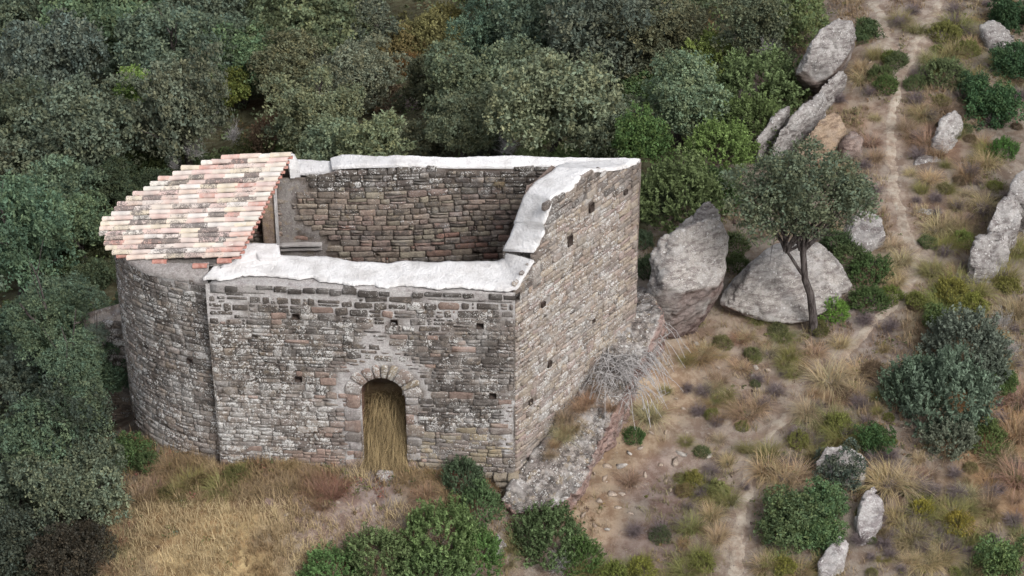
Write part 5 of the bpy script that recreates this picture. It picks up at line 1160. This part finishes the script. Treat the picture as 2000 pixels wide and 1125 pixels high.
for kind, nn in (('t', 95), ('h', 100), ('b', 55)):
    k = 0
    while k < nn:
        x, y = rx.uniform(1330, 1995), rx.uniform(5, 1120)
        if y < 660 and x < 1700: continue
        if 1430 < x < 1680 and 940 < y < 1100: continue
        if 1740 < x < 1950 and 600 < y < 880: continue
        g = ground(x, y)
        if g is None or pdist(np.array([g[0]]), np.array([g[1]]))[0] < .42: continue
        if any(math.hypot(x-a, y-b) < 17 for a, b in put_): continue
        put_.append((x, y)); k += 1
        if kind == 't':
            s_ = rx.uniform(14, 30)*(.75+.35*y/1125); cc_ = [STRAW, OCH, OLV, YG, RUST][rx.choice(5, p=[.3, .22, .18, .12, .18])]; k_ = s_*proj(g)[2]/FPX/.38*1.15
            o = link('grass_tussock', TUS[rx.integers(6)], None, g-[0, 0, .02]); o.scale = (k_*rx.uniform(.7, 1.5), k_*rx.uniform(.7, 1.3), k_*rx.uniform(.55, 1.)); o.rotation_euler.z = rx.uniform(0, 6.28); colr(o, cc_, .1); tag(o, ('small ' if s_ < 20 else '')+NM[cc_]+' grass tussock '+where(x, y), 'grass tussock', 'grass tussocks')
        elif kind == 'h':
            s_ = rx.uniform(14, 30); g2, Rr = crown_at(x, y, s_, .4); o = link('dead_heather', HEATH[rx.integers(3)], None, g2); o.scale = (Rr*1.1,)*3; o.rotation_euler.z = rx.uniform(0, 6.28); tag(o, ['brownish dead heather ', 'low dark dead heather '][rx.integers(2)]+where(x, y), 'dead shrub', 'dead twiggy shrubs')
        else: bush(x, y, rx.uniform(11, 22), [(.17,.18,.06), (.13,.15,.07), (.20,.17,.08), (.16,.12,.08)][rx.integers(4)], ['low olive sprig shrub', 'small dull-green shrub', 'low brownish sprig shrub'][rx.integers(3)], 'fine', sq=.75, group='yellow-green broom shrubs', name='broom_shrub')
print('tussocks', time.time()-T0)

# ---- uncountable cover: dry grass, undergrowth, gravel
rg = np.random.default_rng(21)
def scatter(n, box, dens_fn):
    x = rg.uniform(box[0], box[1], n); y = rg.uniform(box[2], box[3], n); z = H(x, y); px, py, _ = proj(np.stack([x, y, z], 1)); d = dens_fn(x, y, px, py)
    k = rg.random(n) < d; return np.stack([x, y, z], 1)[k], px[k], py[k]
def in_chapel(x, y):
    P = np.array([B, A, Cc, Dl, crv[8], crv[5], crv[4], crv[3], crv[2], crv[1]]); c = np.zeros(len(x), bool); j = len(P)-1
    for i in range(len(P)):
        a, b = P[i], P[j]; cond = ((a[1] > y) != (b[1] > y)) & (x < (b[0]-a[0])*(y-a[1])/(b[1]-a[1]+1e-12)+a[0]); c ^= cond; j = i
    return c
def is_forest(px, py): return ((px+(py-300)*.45) < 1330) & (py < 640) | (px < 205)
def grass_cover(name, label, n_t, box, dens_fn, nb, Lr, colf, wid=.006, tiltr=(0, .8), bend=(.1, .9)):
    P, px, py = scatter(n_t, box, dens_fn); m = len(P)*nb; Pb = np.repeat(P, nb, 0)+np.c_[rg.normal(0, .035, (m, 2)), np.full(m, -.01)]
    th = rg.uniform(0, 6.28, m); c = np.repeat(colf(P, px, py), nb, 0)*rg.uniform(.7, 1.3, (m, 1))
    L = rg.uniform(*Lr, m)*np.repeat(rg.uniform(.6, 1.2, len(P)), nb)
    V, F, T = blades(Pb, L, rg.uniform(*bend, m), np.full(m, wid)*rg.uniform(.7, 1.4, m), np.stack([np.cos(th), np.sin(th)], 1), rg.uniform(*tiltr, m), c, 2)
    o = link(name, mesh_np(name, V, [F], M_grass, T)); o.color = (1, 1, 1, 1); print(name, m); return tag(o, label, 'grass', kind='stuff')
def gcol_front(P, px, py):
    n = fbm2(P[:, 0]*.9, P[:, 1]*.9, 61, 3)[:, None]; a = np.array([.56, .45, .27]); b = np.array([.27, .19, .105]); w = np.clip(.5-n*.6+((py < 985)*.5)[:, None], 0, 1)
    return a*(1-w)+b*w
def dfront(x, y, px, py):
    n = fbm2(x*.8, y*.8, 62, 3); bare = np.exp(-(((px-690)/110)**2+((py-985)/45)**2))
    return np.clip(.75+n*.5, .1, 1)*(px > 195)*(px < 1000)*(py > 855)*(1-.92*bare)*~in_chapel(x, y)*(py < 1250)*np.clip(1.25-np.clip((px-520)/260, 0, 1)*.75*(py > 960), .3, 1)
grass_cover('dry_grass', 'dense straw-coloured dry grass on the terrace before the chapel', 30000, (-11, 1, -9, 2.2), dfront, 6, (.12, .34), gcol_front)
def gcol_right(P, px, py):
    n = fbm2(P[:, 0]*.7, P[:, 1]*.7, 63, 3)[:, None]; m = fbm2(P[:, 0]*.5+9, P[:, 1]*.5, 64, 2)[:, None]
    a = np.array([.40, .32, .19]); b = np.array([.27, .185, .12]); g_ = np.array([.20, .19, .09]); w = np.clip(.4+n*.9, 0, 1); c = a*(1-w)+b*w; v = np.clip(m*1.3+.05, 0, .85); return c*(1-v)+g_*v
def dright(x, y, px, py):
    n = fbm2(x*.9, y*.9, 65, 3); bare = np.exp(-(((px-1230)/110)**2+((py-880)/130)**2))+np.exp(-(((px-1340)/100)**2+((py-730)/70)**2))+.6*np.exp(-(((px-1420)/80)**2+((py-840)/90)**2))
    pd = pdist(x, y); return np.clip(.38+n*1.3, 0, 1)*(~is_forest(px, py))*(px > 1020)*(1-np.clip(bare, 0, 1)*.95)*np.clip((pd-.22)/.25, 0, 1)*(px < 2250)*(py > -120)*(py < 1300)*~in_chapel(x, y)*np.clip(.55+(px-1400)/700, .4, 1)
grass_cover('dry_scrub_grass', 'patchy dry grass and weeds over the right-hand slope', 95000, (-1, 19, -10, 30), dright, 6, (.07, .26), gcol_right, .0065)
# doorway filled with dead grass
n = 7500; u = rg.uniform(ud0+.06, ud1+.02, n); dep = rg.uniform(-.70, -.12, n); f = (-dep-.12)/.58
zt = -.05+f*1.65; u = u+.12*f*0; Pb = SF(u, zt*rg.uniform(.72, 1.06, n), dep); th = rg.normal(-1.57, .8, n)
cb = np.where(rg.random(n) < .6, 1, 0)[:, None]*np.array([.28, .215, .115])+np.where(rg.random(n) < .4, 1, 0)[:, None]*np.array([.14, .11, .06])+np.array([.14, .105, .06])
V, F, T = blades(Pb, rg.uniform(.15, .6, n), rg.uniform(.2, 2.2, n), np.full(n, .0055), np.stack([np.cos(th), np.sin(th)], 1), rg.uniform(.1, 1., n), cb*rg.uniform(.6, 1.2, (n, 1)), 4)
o = link('doorway_grass', mesh_np('doorway_grass', V, [F], M_grass, T)); o.color = (1, 1, 1, 1); tag(o, 'tall dead grass choking the arched doorway', 'grass', kind='stuff')
e0 = SF(np.array([ud0-.1, ud1+.1, ud1+.1, ud0-.1]), np.zeros(4), np.array([-.12, -.12, -.85, -.85])); e0[:2, 2] = -.06; e0[2:, 2] = 1.8
block('earth_mound', e0, -.5, chapel, M_soil, (.24, .18, .11), seed=12, n=10)
# forest undergrowth
def dfor(x, y, px, py): return is_forest(px, py)*(px > -400)*(py > -220)*(py < 1250)*~in_chapel(x, y)*.9
P, px, py = scatter(9500, (-34, 16, -12, 50), dfor); m = len(P); kk = 22
sz = rg.uniform(.12, .42, m); D = unit(rg.normal(0, 1, (m*kk, 3))*[1, 1, .7]+[0, 0, .5]); Pl = np.repeat(P, kk, 0)+D*np.repeat(sz, kk)[:, None]*rg.uniform(.5, 1, (m*kk, 1))
V = leaf_cards(Pl, D, .085, 1.6, rg); cc = np.array([C_OAK, C_GRN, (.10, .095, .04), C_GREY, (.12, .085, .045)])[rg.choice(5, m, p=[.33, .25, .2, .14, .08])]
T = np.repeat(np.repeat(cc, kk, 0)*1.2*rg.uniform(.7, 1.3, (m*kk, 1)), 4, 0)
o = link('undergrowth', mesh_np('undergrowth', V, [np.arange(m*kk*4).reshape(-1, 4)], M_leaf, T)); o.color = (1, 1, 1, 1); tag(o, 'low leafy undergrowth covering the woodland floor', 'undergrowth', kind='stuff'); print('undergrowth', m*kk)
# weeds: tiny leafy clumps over the scrub on the right
P, px, py = scatter(9000, (-1, 19, -10, 30), lambda x, y, a, b: np.clip(dright(x, y, a, b)*1.1, 0, 1)); m = len(P); kk = 14
D = unit(rg.normal(0, 1, (m*kk, 3))+[0, 0, .8]); sz = rg.uniform(.04, .14, m); Pl = np.repeat(P, kk, 0)+D*np.repeat(sz, kk)[:, None]*rg.uniform(.4, 1, (m*kk, 1))
V = leaf_cards(Pl, D, .035, 1.8, rg); cc = np.array([(.17, .17, .06), (.12, .14, .06), (.20, .13, .08), (.13, .09, .085), (.26, .19, .09)])[rg.choice(5, m, p=[.25, .2, .2, .2, .15])]
T = np.repeat(np.repeat(cc, kk, 0)*rg.uniform(.7, 1.3, (m*kk, 1)), 4, 0)
o = link('ground_weeds', mesh_np('ground_weeds', V, [np.arange(m*kk*4).reshape(-1, 4)], M_leaf, T)); o.color = (1, 1, 1, 1); tag(o, 'small dry weeds sprinkled over the stony slope', 'weeds', kind='stuff')
P, px, py = scatter(5000, (-11, 1, -9, 2.2), lambda x, y, a, b: (dfront(x, y, a, b) > .05)*np.clip(1.1-(b-880)/130, .12, 1)*np.clip(.6+fbm2(x*1.3, y*1.3, 66, 3), 0, 1)); m = len(P); kk = 16
D = unit(rg.normal(0, 1, (m*kk, 3))+[0, 0, .9]); sz = rg.uniform(.05, .2, m); Pl = np.repeat(P, kk, 0)+D*np.repeat(sz, kk)[:, None]*rg.uniform(.4, 1, (m*kk, 1))
V = leaf_cards(Pl, D, .034, 2., rg); cc = np.array([(.15, .16, .06), (.10, .12, .05), (.26, .12, .09), (.16, .11, .07), (.18, .21, .15)])[rg.choice(5, m, p=[.3, .2, .2, .22, .08])]
T = np.repeat(np.repeat(cc, kk, 0)*rg.uniform(.7, 1.3, (m*kk, 1)), 4, 0)
o = link('terrace_weeds', mesh_np('terrace_weeds', V, [np.arange(m*kk*4).reshape(-1, 4)], M_leaf, T)); o.color = (1, 1, 1, 1); tag(o, 'green and reddish weeds along the foot of the chapel walls', 'weeds', kind='stuff')
# gravel
def pebble(seed):
    r = np.random.default_rng(seed); g = (1+5**.5)/2
    V = np.array([(-1,g,0),(1,g,0),(-1,-g,0),(1,-g,0),(0,-1,g),(0,1,g),(0,-1,-g),(0,1,-g),(g,0,-1),(g,0,1),(-g,0,-1),(-g,0,1)])/1.9*r.uniform(.5, 1.2, (12, 1))*[1, .75, .34]
    F = np.array([(0,11,5),(0,5,1),(0,1,7),(0,7,10),(0,10,11),(1,5,9),(5,11,4),(11,10,2),(10,7,6),(7,1,8),(3,9,4),(3,4,2),(3,2,6),(3,6,8),(3,8,9),(4,9,5),(2,4,11),(6,2,10),(8,6,7),(9,8,1)]); return V, F
PB_ = [pebble(i) for i in range(8)]
def dgrav(x, y, px, py):
    n = fbm2(x*1.1, y*1.1, 71, 3); pd = pdist(x, y); s = np.exp(-(((px-1200)/90)**2+((py-900)/110)**2))+.8*np.exp(-(((px-1330)/110)**2+((py-760)/90)**2))+.6*np.exp(-(((px-1400)/90)**2+((py-880)/70)**2))
    return np.clip(.10+n*.3+s*.5+.25*(pd < .5), 0, 1)*(px > 1000)*(~is_forest(px, py))*~in_chapel(x, y)+(px > 560)*(px < 800)*(py > 940)*(py < 1050)*.35
P, px, py = scatter(15000, (-6, 19, -9, 30), dgrav); ac = Acc()
for p in P:
    V_, F_ = PB_[rg.integers(8)]; s = .016+.032*rg.random()**3; a = rg.uniform(0, 6.28); c_, s_ = math.cos(a), math.sin(a)
    Q = V_*s; Q = np.c_[Q[:, 0]*c_-Q[:, 1]*s_, Q[:, 0]*s_+Q[:, 1]*c_, Q[:, 2]]; ac.add(Q+p+[0, 0, s*.15], [F_], np.array([.36, .31, .265])*rg.uniform(.55, 1.25), (.05, .2, 0))
tag(link('gravel', ac.build('gravel', M_mason)), 'scattered pebbles and rock chips over the bare soil', 'gravel', kind='stuff'); print('gravel', len(P))
pm = [mesh_np('loose_stone', PB_[i][0], [PB_[i][1]], M_mason, (.40, .33, .265), (.05, .3, 0)) for i in range(8)]
pml = [mesh_np('loose_stone', PB_[i][0], [PB_[i][1]], M_mason, (.44, .41, .37), (.05, .4, 0)) for i in range(8)]
spots = [(1212,915,13,1),(1185,912,9,0),(1230,890,7,1),(1385,895,9,1),(1330,890,11,1),(1320,905,10,0),(1180,935,9,0),(1160,925,7,0),(1195,970,10,0),(1170,985,9,0),(1185,1040,8,1),(1150,880,8,0),(1170,895,8,0),(1220,860,7,0),(1250,880,8,0),(1270,850,7,0),(1300,850,8,0),(1340,680,7,1),(1360,675,9,1),(1210,830,7,0),(1240,810,6,0),(1215,965,8,0),(1280,700,6,0),(1310,720,6,0),(1400,720,7,0),(1475,720,8,1),(1470,735,8,1),(1500,725,7,0),(1600,680,7,1),(1580,675,6,1),(1380,740,6,0),(1420,760,6,0),(1260,930,8,0),(1290,910,7,0),(1240,950,6,1),(1310,960,7,0),(1300,940,7,0),(1130,960,8,0),(1140,1010,8,0),(1120,1040,7,0),(1160,1030,7,0),(1205,1000,7,0),(1230,1010,6,0),(620,1005,8,0),(595,1010,7,0),(560,1005,6,0),(1700,120,8,0),(1698,117,6,1),(1760,1010,6,1),(1700,860,6,1),(1450,1050,5,0),(1750,160,7,0),(1540,1060,5,0),(660,985,6,0),(700,1000,6,0),(640,1030,5,0),(730,990,5,1),(1335,800,6,0),(1360,820,6,0),(1320,780,5,0),(1290,790,5,0),(1190,860,6,0),(1175,860,6,0),(1145,930,6,0)]
for (x, y, s, lt) in spots:
    g = ground(x, y); k_ = s*50/FPX*1.15; o = link('loose_stone', (pml if lt else pm)[rv.integers(8)], None, g+[0, 0, k_*.12]); o.scale = (k_*rv.uniform(1., 1.5), k_*rv.uniform(.7, 1.1), k_*1.2); o.rotation_euler = (rv.normal(0, .2), rv.normal(0, .2), rv.uniform(0, 6.28))
    tag(o, ('pale' if lt else 'brown')+' loose stone '+where(x, y), 'stone', 'loose stones on the slope')
# give look-alikes that share a label their own
by = {}
for o in list(COL.objects):
    if o.get('label') and o.parent is None:
        w = o['label'].split()
        if len(o['label'].replace('-', ' ').split()) > 12 and ', towards' in o['label']: o['label'] = o['label'].split(', towards')[0]
        by.setdefault(o['label'], []).append(o)
for L, os_ in by.items():
    if len(os_) < 2: continue
    P = [proj(np.array(o.location)) for o in os_]; dx = max(p[0] for p in P)-min(p[0] for p in P); dy = max(p[1] for p in P)-min(p[1] for p in P)
    q = sorted(range(len(os_)), key=lambda i: P[i][0] if dx > dy else P[i][1])
    nm = {2: ['left one', 'right one'] if dx > dy else ['upper one', 'lower one'], 3: ['leftmost', 'middle one', 'rightmost'] if dx > dy else ['highest', 'middle one', 'lowest']}.get(len(os_)) or ([a+' from left' for a in ['first', 'second', 'third', 'fourth', 'fifth', 'sixth', 'seventh', 'eighth', 'ninth', 'tenth', 'eleventh', 'twelfth'][:len(os_)]]+['another']*99)
    if len(os_) > 3: q = sorted(range(len(os_)), key=lambda i: P[i][0])
    for j, i in enumerate(q): os_[i]['label'] = L+', '+nm[j]
SC.render.engine = 'CYCLES'
print('done', time.time()-T0, 'tris', sum(len(m.polygons)*2 for m in bpy.data.meshes))
